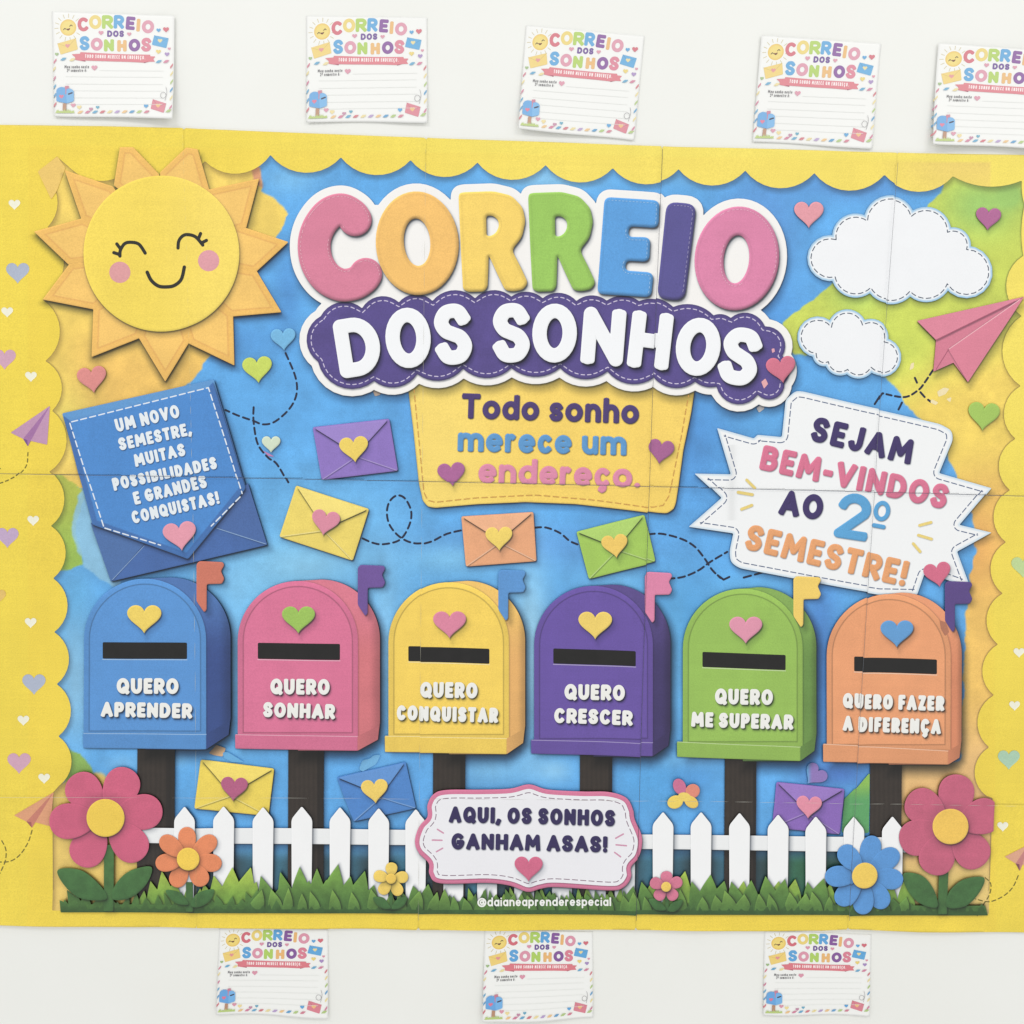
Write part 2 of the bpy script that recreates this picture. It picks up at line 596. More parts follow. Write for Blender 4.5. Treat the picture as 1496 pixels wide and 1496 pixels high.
# ------------------------------------------------------------------ materials
def ink_material(name, grain, rough=.45, streak=.035):
    m = bpy.data.materials.new(name)
    m.use_nodes = True
    nt = m.node_tree
    b = nt.nodes["Principled BSDF"]
    b.inputs["Roughness"].default_value = rough
    b.inputs["Specular IOR Level"].default_value = .42
    at = nt.nodes.new("ShaderNodeAttribute")
    at.attribute_name = "ink"
    geo = nt.nodes.new("ShaderNodeNewGeometry")

    def noise(scale_vec, scale, detail):
        mp = nt.nodes.new("ShaderNodeMapping")
        mp.inputs["Scale"].default_value = scale_vec
        nt.links.new(geo.outputs["Position"], mp.inputs["Vector"])
        n = nt.nodes.new("ShaderNodeTexNoise")
        n.inputs["Scale"].default_value = scale
        n.inputs["Detail"].default_value = detail
        nt.links.new(mp.outputs["Vector"], n.inputs["Vector"])
        return n

    def ramp(n, lo, hi):
        r = nt.nodes.new("ShaderNodeMapRange")
        r.inputs["From Min"].default_value = .25
        r.inputs["From Max"].default_value = .75
        r.inputs["To Min"].default_value = lo
        r.inputs["To Max"].default_value = hi
        nt.links.new(n.outputs["Fac"], r.inputs["Value"])
        return r

    g1 = ramp(noise((1, 1, 1), 950, 2), 1 - grain, 1 + grain)
    g2 = ramp(noise((.02, 1, 1), 420, 2), 1 - streak, 1 + streak)      # print-head banding along the rows
    g3 = ramp(noise((1, 1, .03), 160, 1), 1 - streak * .6, 1 + streak * .6)
    g4 = ramp(noise((1, 1, 1), 9, 3), 1 - streak * .8, 1 + streak * .8)  # uneven ink coverage
    x = g1
    for g in (g2, g3, g4):
        mm = nt.nodes.new("ShaderNodeMath")
        mm.operation = 'MULTIPLY'
        nt.links.new(x.outputs[0], mm.inputs[0])
        nt.links.new(g.outputs[0], mm.inputs[1])
        x = mm
    # bare paper shows no ink grain: weaken it where the print is near white
    sep = nt.nodes.new("ShaderNodeSeparateColor")
    nt.links.new(at.outputs["Color"], sep.inputs[0])

    def math_(op, a, b):
        q = nt.nodes.new("ShaderNodeMath")
        q.operation = op
        for k_, v in enumerate((a, b)):
            if isinstance(v, (int, float)):
                q.inputs[k_].default_value = v
            else:
                nt.links.new(v, q.inputs[k_])
        return q.outputs[0]

    mn = math_('MINIMUM', math_('MINIMUM', sep.outputs[0], sep.outputs[1]), sep.outputs[2])
    cov = math_('SUBTRACT', 1.0, math_('MULTIPLY', mn, 1.02))
    xs = math_('ADD', math_('MULTIPLY', math_('SUBTRACT', x.outputs[0], 1.0), cov), 1.0)
    sc = nt.nodes.new("ShaderNodeVectorMath")
    sc.operation = 'SCALE'
    nt.links.new(at.outputs["Color"], sc.inputs[0])
    nt.links.new(xs, sc.inputs["Scale"])
    nt.links.new(sc.outputs["Vector"], b.inputs["Base Color"])
    bp = nt.nodes.new("ShaderNodeBump")
    bp.inputs["Strength"].default_value = .012
    bp.inputs["Distance"].default_value = .0002
    nb = noise((1, 1, 1), 160, 4)
    nt.links.new(nb.outputs["Fac"], bp.inputs["Height"])
    nt.links.new(bp.outputs["Normal"], b.inputs["Normal"])
    return m


M_INK = ink_material("printed_paper_ink", .11, streak=.022)
M_CARD = ink_material("card_print_ink", .03, streak=.012)
M_EDGE = ink_material("cut_paper_edge", .03)


def wall_material():
    m = bpy.data.materials.new("white_wall_paint")
    m.use_nodes = True
    nt = m.node_tree
    b = nt.nodes["Principled BSDF"]
    b.inputs["Roughness"].default_value = .6
    b.inputs["Specular IOR Level"].default_value = .3
    geo = nt.nodes.new("ShaderNodeNewGeometry")
    n = nt.nodes.new("ShaderNodeTexNoise")
    n.inputs["Scale"].default_value = 7
    n.inputs["Detail"].default_value = 5
    nt.links.new(geo.outputs["Position"], n.inputs["Vector"])
    r = nt.nodes.new("ShaderNodeValToRGB")
    r.color_ramp.elements[0].position = .3
    r.color_ramp.elements[0].color = (*lin((235, 236, 232)), 1)
    r.color_ramp.elements[1].position = .7
    r.color_ramp.elements[1].color = (*lin((238, 239, 236)), 1)
    nt.links.new(n.outputs["Fac"], r.inputs["Fac"])
    nt.links.new(r.outputs["Color"], b.inputs["Base Color"])
    n2 = nt.nodes.new("ShaderNodeTexNoise")
    n2.inputs["Scale"].default_value = 260
    n2.inputs["Detail"].default_value = 3
    nt.links.new(geo.outputs["Position"], n2.inputs["Vector"])
    bp = nt.nodes.new("ShaderNodeBump")
    bp.inputs["Strength"].default_value = .06
    bp.inputs["Distance"].default_value = .001
    nt.links.new(n2.outputs["Fac"], bp.inputs["Height"])
    nt.links.new(bp.outputs["Normal"], b.inputs["Normal"])
    return m


# ------------------------------------------------------------------ the wall
wm = bpy.data.meshes.new("wall")
wv = [(x, y, z) for y in (0, .12) for x, z in ((-2.5, -1.4), (2.5, -1.4), (2.5, 1.6), (-2.5, 1.6))]
wm.from_pydata(wv, [], [(0, 1, 2, 3), (7, 6, 5, 4), (0, 4, 5, 1), (1, 5, 6, 2), (2, 6, 7, 3), (3, 7, 4, 0)])
wm.materials.append(wall_material())
wall = bpy.data.objects.new("wall", wm)
wall["kind"] = "structure"
wall["label"] = "smooth white painted wall behind the poster and cards"
COL.objects.link(wall)

# ------------------------------------------------------------------ the poster: list of printed shapes, bottom to top
PARTS = []      # dicts


_LAT = np.random.RandomState(12).uniform(-1, 1, (128, 128))


def wob(P, s=1.0, ph=0.0):
    """smooth blotches, about -1..1 (two octaves of value noise)"""
    out = 0.0
    for f_, a_ in ((s / 58.0, .75), (s / 23.0, .5)):
        u, v = P[:, 0] * f_ + ph * 7.3 + 40, P[:, 1] * f_ + ph * 3.1 + 40
        i, j = np.floor(u).astype(int), np.floor(v).astype(int)
        u, v = u - i, v - j
        u, v = u * u * (3 - 2 * u), v * v * (3 - 2 * v)
        i0, i1, j0, j1 = i % 128, (i + 1) % 128, j % 128, (j + 1) % 128
        out = out + a_ * ((_LAT[j0, i0] * (1 - u) + _LAT[j0, i1] * u) * (1 - v) + (_LAT[j1, i0] * (1 - u) + _LAT[j1, i1] * u) * v)
    return out


def flat(c, mott=.02):
    c = np.array(c, float)
    mott = mott * min(1.0, 1.15 - c.min() / 255.0)
    return lambda P, D: c[None] * (1 + mott * wob(P, 1.7, c[0] * .1))[:, None]


def smooth(a, b, t):
    t = np.clip((t - a) / (b - a), 0, 1)
    return t * t * (3 - 2 * t)


def lerp(A, B, t):
    t = np.asarray(t)[:, None]
    return np.asarray(A, float) * (1 - t) + np.asarray(B, float) * t


def grad_y(c0, y0, c1, y1):
    return lambda P, D: lerp(np.array(c0, float)[None], np.array(c1, float)[None], smooth(y0, y1, P[:, 1]))


SH_STD = ((1.3, 2.0, 1.5, .52), (4, 6, 8, .2))
SH_SOFT = ((1, 1.6, 1.8, .32), (3, 5, 7, .18))
SH_TXT = ((1.3, 1.9, 1.5, .6), (2.4, 3.4, 3, .3))
SH_EDGE = ((.5, .9, 1.4, .42),)


def add(name, sh, col, parent=None, h=1.2, shadow=None, bevel=None, label=None, mat=None):
    if not callable(col):
        col = flat(col)
    d = dict(name=name, sh=sh, col=col, parent=parent, h=h, shadow=shadow, bevel=bevel, label=label, mat=mat or M_INK)
    PARTS.append(d)
    return d


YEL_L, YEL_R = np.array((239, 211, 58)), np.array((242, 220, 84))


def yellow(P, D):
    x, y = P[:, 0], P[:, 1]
    t = smooth(150, 900, x) * smooth(1250, 300, y)  # uneven lighting painted into the border yellow, paler towards the upper right
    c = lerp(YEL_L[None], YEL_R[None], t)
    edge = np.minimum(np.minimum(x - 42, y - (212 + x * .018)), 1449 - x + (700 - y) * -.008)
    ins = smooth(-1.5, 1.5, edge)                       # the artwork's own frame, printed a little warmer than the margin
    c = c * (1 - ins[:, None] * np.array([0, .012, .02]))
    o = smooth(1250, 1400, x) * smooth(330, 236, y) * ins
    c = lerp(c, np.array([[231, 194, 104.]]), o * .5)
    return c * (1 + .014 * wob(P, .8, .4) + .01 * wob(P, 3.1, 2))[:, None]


xs_cols = [lambda y: np.full_like(y, -40.)] + [(lambda y, s=s: np.polyval(s, y)) for s in SEAM_XP] + [lambda y: np.full_like(y, 1545.)]
ys_rows = [lambda x: np.interp(x, *TOP_P), lambda x: np.polyval(SEAM_A, x), lambda x: np.polyval(SEAM_B, x), lambda x: np.interp(x, *BOT_P)]


def sheet_shape(i, j):
    L, R, T, B = xs_cols[i], xs_cols[i + 1], ys_rows[j], ys_rows[j + 1]
    yy, xx = np.array([100, 700, 1400.]), np.array([-40, 700, 1545.])
    bb = (L(yy).min() - 2, T(xx).min() - 4, R(yy).max() + 2, B(xx).max() + 4)
    g = .02
    return Sh(lambda P: np.maximum(np.maximum(L(P[:, 1]) + g - P[:, 0], P[:, 0] - R(P[:, 1]) + g), np.maximum(T(P[:, 0]) + g - P[:, 1], P[:, 1] - B(P[:, 0]) + g)), bb)


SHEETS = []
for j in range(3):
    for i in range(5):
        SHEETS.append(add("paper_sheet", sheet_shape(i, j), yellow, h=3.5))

# --- painted background inside the scalloped yellow border
TOPC = [(108, 250), (200, 236), (300, 236), (395.6, 227), (498.5, 230.6), (600, 234.4), (697.6, 238), (797, 242), (895, 246), (991, 248), (1088, 250), (1189, 253.5), (1291, 256.5), (1391, 258)]
RIGHTC = [(1492, 264), (1496, 300), (1494, 374), (1491, 462), (1490, 564), (1482.5, 641), (1474, 715.7), (1469, 792), (1463.6, 866.6), (1457, 941), (1451, 1015), (1444, 1091), (1440, 1162)]
LEFTC = [(87.6, 1146.7), (86, 1075), (83.6, 999), (80, 923), (78.6, 844.5), (75.8, 768), (73.5, 689), (77, 600), (67, 527.6), (63, 438), (70.6, 332), (56, 251)]
pts = TOPC + RIGHTC + [(1449, 1165), (1443, 1334), (840, 1332), (420, 1330), (92, 1328.5), (78, 1328), (77.5, 1158)] + LEFTC + [(84, 229)]
bul = []
n_top, n_r, n_l = len(TOPC), len(RIGHTC), len(LEFTC)
for k in range(len(pts)):
    if k < n_top - 1:
        bul.append(-.235)
    elif k == n_top - 1:
        bul.append(-.12)
    elif k < n_top + n_r - 1:
        bul.append(-.27 if k > n_top + 1 else -.05)
    elif n_top + n_r + 6 <= k + 1 and k < n_top + n_r + 7 + n_l - 1 and k >= n_top + n_r + 7:
        bul.append(-.26)
    else:
        bul.append(0)
PANEL = poly(scallop(pts, bul, 10))

YTL = poly([(30, 195), (372, 243), (379, 246), (385, 278), (405, 295), (426, 313), (412, 336), (400, 350), (330, 450), (318, 510), (309, 519), (297, 535), (287, 551), (262, 575), (200, 680), (123, 716), (92, 700), (66, 691), (30, 690)])
GLEFT = poly([(60, 688), (92, 700), (123, 716), (126, 722), (112, 753), (108, 778), (120, 809), (123, 822), (95, 832), (60, 834)], 8)
LBLUE = poly([(122, 712), (160, 770), (178, 862), (160, 853), (140, 838), (123, 822), (120, 809), (108, 778), (112, 753)], 5)
GBL = poly([(100, 1092), (108, 1095), (126, 1106), (137, 1123), (133, 1133), (108, 1142), (95, 1146)], 6)
YBL = poly([(70, 1150), (100, 1139), (150, 1128), (205, 1180), (212, 1290), (190, 1340), (70, 1340)], 10)
GTR = poly([(1391, 240), (1379, 271), (1369, 289), (1354, 300), (1330, 330), (1225, 405), (1215, 412), (1191, 436), (1176, 447), (1144, 474), (1148, 500), (1157, 518), (1182, 519.7), (1240, 530), (1285, 547.6), (1312, 571), (1338, 606), (1380, 640), (1387, 672), (1392, 690), (1421, 752), (1424, 800), (1414, 850), (1411, 900), (1400, 1110), (1314, 1112), (1314, 1340), (1520, 1340), (1520, 240)])
CORAL = poly([(368, 248), (380, 243), (385, 276), (372, 268)], 3)


def background(P, D):
    x, y = P[:, 0], P[:, 1]

    def blob(cx, cy, sx, sy):
        return np.exp(-((x - cx) / sx) ** 2 - ((y - cy) / sy) ** 2)

    c = np.repeat(np.array([(82, 166, 236)]), len(P), 0)
    for (cx, cy, sx, sy, k, a) in [(425, 262, 40, 22, (112, 185, 236), .7), (800, 262, 70, 18, (130, 196, 238), .8), (1000, 262, 60, 15, (96, 172, 232), .6),
                                   (1110, 330, 60, 90, (78, 140, 216), .7), (430, 880, 110, 130, (112, 194, 240), .8), (350, 850, 60, 40, (122, 192, 236), .6),
                                   (560, 860, 60, 60, (104, 178, 230), .6), (770, 930, 35, 120, (128, 194, 234), .7), (770, 800, 170, 30, (82, 148, 220), .7),
                                   (1010, 640, 60, 100, (64, 136, 214), .7), (990, 900, 60, 60, (70, 160, 226), .7), (620, 560, 50, 90, (72, 142, 214), .5),
                                   (1195, 960, 30, 150, (62, 122, 205), .8), (500, 760, 110, 70, (106, 184, 238), .6), (700, 830, 120, 30, (100, 182, 238), .5), (110, 960, 30, 110, (128, 190, 224), .6), (112, 870, 26, 40, (78, 160, 214), .6),
                                   (180, 1115, 26, 16, (112, 178, 226), .6), (345, 1098, 50, 12, (92, 172, 232), .5), (560, 1150, 60, 40, (78, 154, 226), .6),
                                   (720, 1120, 60, 26, (120, 190, 236), .7), (810, 1125, 26, 18, (150, 208, 242), .6), (960, 1140, 60, 40, (70, 158, 226), .7), (1000, 1110, 50, 12, (120, 186, 232), .4), (1225, 1130, 50, 20, (60, 106, 190), .8),
                                   (776, 965, 22, 130, (156, 214, 246), .8), (112, 1010, 20, 70, (140, 200, 238), .6), (250, 1108, 30, 12, (130, 198, 240), .5), (445, 825, 60, 26, (150, 212, 244), .5), (660, 815, 60, 20, (130, 204, 242), .5), (1010, 1140, 30, 24, (70, 150, 228), .5), (345, 960, 16, 110, (120, 190, 236), .6), (562, 960, 20, 120, (140, 202, 240), .6), (985, 980, 18, 100, (96, 180, 234), .6),
                                   (450, 812, 120, 26, (124, 196, 238), .45), (870, 660, 60, 60, (64, 142, 220), .4), (1120, 470, 60, 50, (60, 132, 214), .5), (1250, 270, 90, 24, (74, 132, 208), .6),
                                   (900, 850, 60, 26, (110, 188, 236), .5), (1090, 860, 60, 22, (92, 178, 234), .5), (420, 430, 20, 60, (62, 132, 212), .5), (350, 500, 60, 30, (66, 138, 214), .5)]:
        c = lerp(c, np.array([k], float), a * blob(cx, cy, sx, sy))
    w1 = 4.0 * wob(P, 2.0, .3) + 1.6 * wob(P, 6, 1)
    # left paper, yellow to orange
    yc = lerp(np.array([(243, 207, 86)]), np.array([(238, 189, 86)]), smooth(430, 540, y) * smooth(60, 160, x))
    yc = lerp(yc, np.array([[230, 212, 92.]]), blob(100, 620, 40, 60) * .7)
    c = lerp(c, yc, smooth(1.2, -1.2, YTL.near(P) + w1))
    c = lerp(c, np.array([[214, 134, 110.]]), smooth(2, -2, CORAL.near(P)) * .8)
    c = lerp(c, lerp(np.array([[178, 190, 66.]]), np.array([[150, 190, 70.]]), smooth(700, 830, y)), smooth(1.2, -1.2, GLEFT.near(P) + w1))
    c = lerp(c, np.array([[136, 194, 228.]]), smooth(1.5, -1.5, LBLUE.near(P) + w1) * .9)
    c = lerp(c, np.array([[126, 168, 74.]]), smooth(1.2, -1.2, GBL.near(P) + w1))
    c = lerp(c, np.array([[228, 192, 92.]]), smooth(4, -4, YBL.near(P) + w1))
    # right paper: green on top, yellow, orange below
    g = lerp(np.array([(198, 212, 76)]), np.array([(150, 197, 92)]), np.clip(blob(1432, 300, 55, 45) + .5 * blob(1250, 430, 40, 30) + .8 * blob(1478, 285, 20, 20), 0, 1))
    g = lerp(g, np.array([(242, 208, 84)]), smooth(455, 590, y + (x - 1400) * .55 + 12 * wob(P, 1, 3)))
    g = lerp(g, np.array([(240, 190, 88)]), smooth(640, 760, y + (x - 1400) * .3))
    g = lerp(g, np.array([(233, 166, 84)]), blob(1425, 800, 40, 60) * .8)
    g = lerp(g, np.array([[230, 182, 112.]]), smooth(1000, 1130, y))
    g = lerp(g, np.array([[232, 204, 108.]]), smooth(1230, 1290, y) * .7)
    c = lerp(c, g, smooth(1.2, -1.2, GTR.near(P) + w1))
    # the dark bed printed behind the fence
    bed = smooth(1226, 1262, y) * smooth(205, 222, x) * smooth(1316, 1300, x)
    stripes = .5 + .5 * np.sin(x * .055 + 1.2 * np.sin(x * .011))
    dark = lerp(np.array([[42, 62, 66.]]), np.array([[58, 128, 156.]]), stripes * smooth(230, 300, x))
    dark = lerp(dark, np.array([[46, 112, 66.]]), blob(1170, 1270, 40, 60) + .6 * blob(1250, 1260, 30, 60))
    c = lerp(c, dark * .84, bed * .92)
    # ink edge printed along the scallops
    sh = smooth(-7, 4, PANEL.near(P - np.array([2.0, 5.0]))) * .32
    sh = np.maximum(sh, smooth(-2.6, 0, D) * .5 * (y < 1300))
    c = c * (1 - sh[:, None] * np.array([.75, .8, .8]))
    return c * (1 + .05 * wob(P, .9, 1) + .03 * wob(P, 2.3, 1) + .022 * wob(P, 6, 4))[:, None]


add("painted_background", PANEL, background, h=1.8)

# --- dashed flight trails
NAVY = (40, 48, 84)
def trail(parts, w, col, h, lab):
    add("flight_trail", stroke([np.asarray(t, float) for t in parts], w), col, h=h, label=lab)


TW, NAVY = 3.1, (26, 32, 60)
trail(dashes(catmull([(417.6, 516), (432, 551), (433.5, 576), (423, 597.5), (402, 616), (385, 620), (371, 615), (348, 607), (330, 599)]), 9.5, 6), TW, NAVY, .7, "dashed trail from the light blue heart to the big blue letter")
trail(dashes(catmull([(371, 595), (371, 616), (377, 648), (392, 668), (405, 677.6), (422, 705.6)]), 9.5, 5.5), TW, NAVY, .7, "dashed trail passing the small iridescent heart")
trail(dashes(catmull([(530, 786.5), (545, 793), (560.7, 795), (584.6, 788.4), (598, 768), (601, 747.7), (592, 729), (580, 724.5), (569, 733.7), (565.5, 750.5), (570.5, 768.8), (586, 785.6), (607, 794), (629.5, 791), (652, 780), (676, 774)]), 9.5, 6), TW, NAVY, .7, "dashed trail with a loop between the yellow and orange envelopes")
trail(dashes(catmull([(781.4, 770.7), (798, 770.7), (818, 778.6), (832, 790), (846, 796)]), 9, 6), TW, NAVY, .7, "short dashed trail between the orange and green envelopes")
trail(dashes(catmull([(946, 781), (966.7, 780), (994.7, 787), (1014, 798), (1028.4, 815), (1039.7, 832), (1052, 844)]), 10, 6) + [[(1048, 840), (1056.5, 846.5), (1065, 842.5)]], TW, NAVY, .7, "dashed trail falling from the green envelope")
trail(dashes(catmull([(975, 845.4), (997.5, 842.6), (1020, 833), (1037, 820.7), (1062, 806)]), 10, 5.5), TW, NAVY, .7, "dashed trail rising to the welcome banner")
trail(dashes([(1086, 843.5), (1114, 836)], 11, 6), TW, NAVY, .7, "short dashes under the welcome banner")
trail(dashes(catmull([(1362, 541), (1350, 559), (1341, 569.7), (1320.7, 580), (1288, 574)]), 8, 5) + [[(1336, 552), (1339, 559)], [(1344, 573), (1350, 580)], [(1355, 584), (1359, 587)], [(1287, 575), (1276.6, 591)], [(1317, 588), (1312, 598)]], TW, NAVY, .7, "crossed dashed trail behind the large pink paper plane")
OLV = (104, 96, 30)
trail(dashes(catmull([(42, 661), (40, 680), (28, 694), (14, 702), (0, 707)]), 5, 4) + dashes([(2, 684), (-2, 690)], 5, 3), 1.6, OLV, .6, "thin olive dashes behind the lilac paper plane")
trail(dashes(catmull([(48, 1212), (42, 1230), (30, 1248), (16, 1257), (0, 1258)]), 6, 4) + dashes(catmull([(4, 1227), (10, 1240), (9, 1257), (1, 1275)]), 6, 4), 1.6, OLV, .6, "thin olive dashes behind the salmon paper plane at the left")
trail(dashes(catmull([(1486, 1278), (1478, 1295), (1464, 1308), (1444, 1316), (1424, 1312)]), 6, 4) + dashes(catmull([(1438, 1281), (1446, 1290), (1444, 1306), (1432, 1325), (1426, 1336)]), 6, 4), 1.6, OLV, .6, "thin olive dashes behind the salmon paper plane at the right")
for bx in ([(1330, 531), (1335, 529), (1334, 538), (1328, 541)], [(1368, 572), (1378, 566), (1386, 568), (1380, 576), (1370, 580)], [(1360, 583), (1370, 588), (1366, 592), (1358, 588)], [(1381, 583), (1389, 580), (1387, 588)]):
    add("paper_scrap", poly(bx, 2), (240, 222, 170), h=.6)

# --- small hearts on the yellow border
for (x, y, w, c) in [(22, 300, 17, 'w'), (27, 400, 34, 'l'), (12, 457, 17, 'w'), (8, 526, 33, 'm'), (46.5, 551, 17, 'w'), (50, 761, 17, 'w'), (12, 786, 33, 'v'), (45.8, 910, 17, 'w'),
                     (50.5, 1000, 34, 'l'), (35, 1052.6, 17, 'w'), (29, 1115, 34, 'm'), (65.7, 1137, 17, 'w'), (1487.5, 953.5, 16, 'w'), (1481, 1031, 16, 'w'), (1472.5, 1110, 32, 't'), (1463.5, 1207, 16, 'w'), (1493, 829, 34, 'g'), (-2, 872, 24, 'p')]:
    add("heart", heart(x, y, w), {'w': (238, 236, 214), 'l': (168, 178, 200), 'm': (208, 158, 182), 'v': (188, 160, 196), 't': (164, 202, 172), 'g': (186, 212, 140), 'p': (228, 186, 92)}[c], h=.7, bevel=(-.06, 2))

# --- small paper planes on the border
def small_plane(tip, left, notch1, keel, notch2, right, c1, c2, c3):
    p = add("paper_plane", poly([tip, left, notch1, notch2, right], .6), c1, h=.7)
    add("fold", poly([tip, notch1, keel, notch2], .4), c2, p, h=.7)
    add("keel", poly([notch1, keel, np.array(notch1) * .45 + np.array(notch2) * .55], .3), c3, p, h=.5)


small_plane((74, 593), (17, 632), (35, 641), (42, 652), (46, 644), (70, 649.5), (192, 142, 178), (160, 104, 162), (112, 72, 138))
small_plane((80, 1156), (22, 1190), (40, 1199), (48, 1208), (53, 1200), (74.4, 1206), (222, 152, 110), (200, 118, 100), (160, 86, 80))
small_plane((1500, 1233), (1466, 1250), (1482, 1260), (1488, 1271), (1492, 1262), (1500, 1262), (222, 160, 128), (196, 122, 120), (126, 70, 80))

# --- sun
rays = [[(600, 190), (665, 190), (795, 325), (805, 560), (570, 380)], [(930, 193), (985, 200), (1045, 410), (805, 560), (800, 315)], [(1290, 345), (1225, 590), (805, 718), (1035, 400)],
        [(1435, 660), (1270, 812), (805, 718), (1170, 572)], [(1400, 1008), (1145, 1030), (805, 718), (1275, 800)], [(1167, 1272), (945, 1165), (805, 718), (1160, 1015)],
        [(825, 1352), (690, 1130), (805, 718), (950, 1150)], [(458, 1230), (468, 985), (805, 718), (700, 1135)], [(216, 945), (352, 765), (805, 718), (475, 995)], [(173, 608), (415, 542), (805, 718), (345, 772)],
        [(325, 303), (565, 385), (805, 718), (410, 550)]]
k = .29412
rayp = [[(x * k, 160 + y * k) for x, y in r] for r in rays]
SUNR = poly(rayp[0], 1.0)
for r in rayp[1:]:
    SUNR = SUNR | poly(r, 1.2)


def raycol(P, D):
    c = np.repeat(np.array([(243, 192, 92)]), len(P), 0)
    inn = smooth(-9.5, -7.8, D)
    c = lerp(c, np.array([(239, 183, 84)]), inn)
    line = np.exp(-((D + 8.6) / 1.1) ** 2)
    c = lerp(c, np.array([[212, 148, 74.]]), line * .5)
    return c * (1 + .03 * wob(P, 1.5, 2))[:, None]


add("paper_scrap", poly([(56, 251), (85, 229), (97, 246), (84, 280), (76, 292)], 2), (236, 194, 92), h=1.2)
sun = add("sun", SUNR, raycol, h=.9, shadow=((1.0, 3, 2, .55), (-3, 6, 7, .3), (5, 8, 9, .3)), bevel=(.16, 2.5), label="printed smiling sun with orange paper rays")
face = circle(236.8, 371.2, 113.6)
add("face", face, lambda P, D: lerp(np.array([(243, 213, 72)]), np.array([(247, 217, 86)]), smooth(200, 330, P[:, 0])) * (1 + .018 * wob(P, 1.2, 5))[:, None], sun, h=1.0,
    shadow=((.6, 1.8, 2, .5), (2, 6, 7, .3)), bevel=(.16, 4))
f = lambda L: [np.array([(x * k, 160 + y * k) for x, y in l]) for l in L]
add("eye", stroke(f([catmull([(600, 730), (603, 700), (625, 668), (658, 662), (695, 672), (725, 715)]), [(600, 690), (585, 670)], [(597, 722), (570, 713)]]), 4.9), (34, 34, 28), sun, h=.6)
add("eye", stroke(f([catmull([(888, 690), (892, 655), (912, 630), (938, 624), (975, 635), (1010, 675)]), [(990, 640), (999, 618)], [(1005, 664), (1028, 652)]]), 4.9), (34, 34, 28), sun, h=.6)
add("mouth", stroke(f([catmull([(735, 810), (755, 850), (790, 878), (830, 883), (870, 876), (905, 845), (920, 785)])]), 5.2), (34, 34, 28), sun, h=.6)
add("cheek", circle(176.3, 398.3, 15.4), (222, 150, 152), sun, h=.8)
add("cheek", circle(305.7, 381.3, 15.4), (224, 150, 160), sun, h=.8)

# --- clouds
def cloud(notches, bul):
    o = scallop(notches, bul, 12)
    base = poly(o).grow(5.5)
    c = add("cloud", base, lambda P, D: lerp(np.array([(240, 243, 246)]), np.array([[152, 196, 230.]]), smooth(-4.5, -.5, D)), h=1.0, shadow=((0, 1.2, 2, .4), (1, 6, 8, .3)))
    add("face", poly(o).grow(1.6), (238, 240, 244), c, h=1.2)
    add("stitching", stroke(dashes(o, 7, 4.5, True), 1.5), (70, 84, 104), c, h=.6)


cloud([(1220.7, 350.6), (1266, 324), (1329.5, 316.8), (1382.5, 340), (1410.4, 365), (1382.5, 415), (1328, 425.6), (1270.7, 421), (1219, 405)], [.34, .44, .33, .32, .85, .28, .27, .3, .66])
cloud([(1213.4, 478.5), (1259, 475.6), (1290, 499), (1270.7, 537), (1237, 540), (1209, 528.5), (1191.3, 516.8)], [.42, .36, .72, .28, .28, .3, .78])

# --- title
def C2(L): return [(400 + .29412 * x, 180 + .29412 * y) for x, y in L]
def C3(L): return [(780 + .29412 * x, 180 + .29412 * y) for x, y in L]


tl = {}
cc = catmull(C2([(406, 482), (385, 455), (335, 433), (275, 455), (225, 520), (203, 600), (215, 690), (262, 765), (330, 803), (395, 800), (440, 775), (458, 752)]), 8)
tl['C'] = stroke(cc, 48)
tl['O'] = ellipse(609.8, 356, 60.5, 75.8, -4) - ellipse(609.6, 354.5, 19.2, 34.5, -4)


def Rshape(fx, dx, dy=0, fy=1.0):
    out = [(918, 372), (922, 350), (945, 345), (1090, 340), (1180, 362), (1235, 420), (1250, 490), (1232, 570), (1182, 633), (1225, 715), (1262, 795), (1240, 828), (1190, 838), (1150, 832), (1110, 750), (1067, 655), (1066, 720), (1062, 815), (1045, 838), (965, 840), (940, 825), (930, 640)]
    hole = [(1055, 462), (1090, 462), (1116, 485), (1118, 515), (1105, 545), (1080, 562), (1057, 562)]
    cv = lambda L: [(670 + dx + .29412 * (x - 918) * fx, 281.5 + dy + .29412 * (y - 345) * fy) for x, y in L]
    return poly(roundpoly(cv(out), 7)) - poly(roundpoly(cv(hole), 5))


tl['R'] = Rshape(1.0, 0)
tl['Q'] = Rshape(.97, 101.5, 1.2, .99)
tl['E'] = poly(C3([(350, 368), (622, 385), (616, 522), (472, 514), (466, 566), (577, 567), (571, 690), (457, 685), (451, 733), (592, 742), (580, 866), (313, 850)]), 10)
tl['I'] = poly(C3([(657, 393), (806, 405), (747, 886), (608, 876)]), 16)
tl['P'] = ellipse(780 + .29412 * 1005, 180 + .29412 * 674, 61.5, 76, 7) - ellipse(780 + .29412 * 1003, 180 + .29412 * 678, 18.5, 35, 6)
LC = {'C': (216, 118, 148), 'O': (245, 188, 94), 'R': (247, 208, 90), 'Q': (146, 197, 78), 'E': (76, 154, 226), 'I': (80, 74, 146), 'P': (220, 122, 164)}

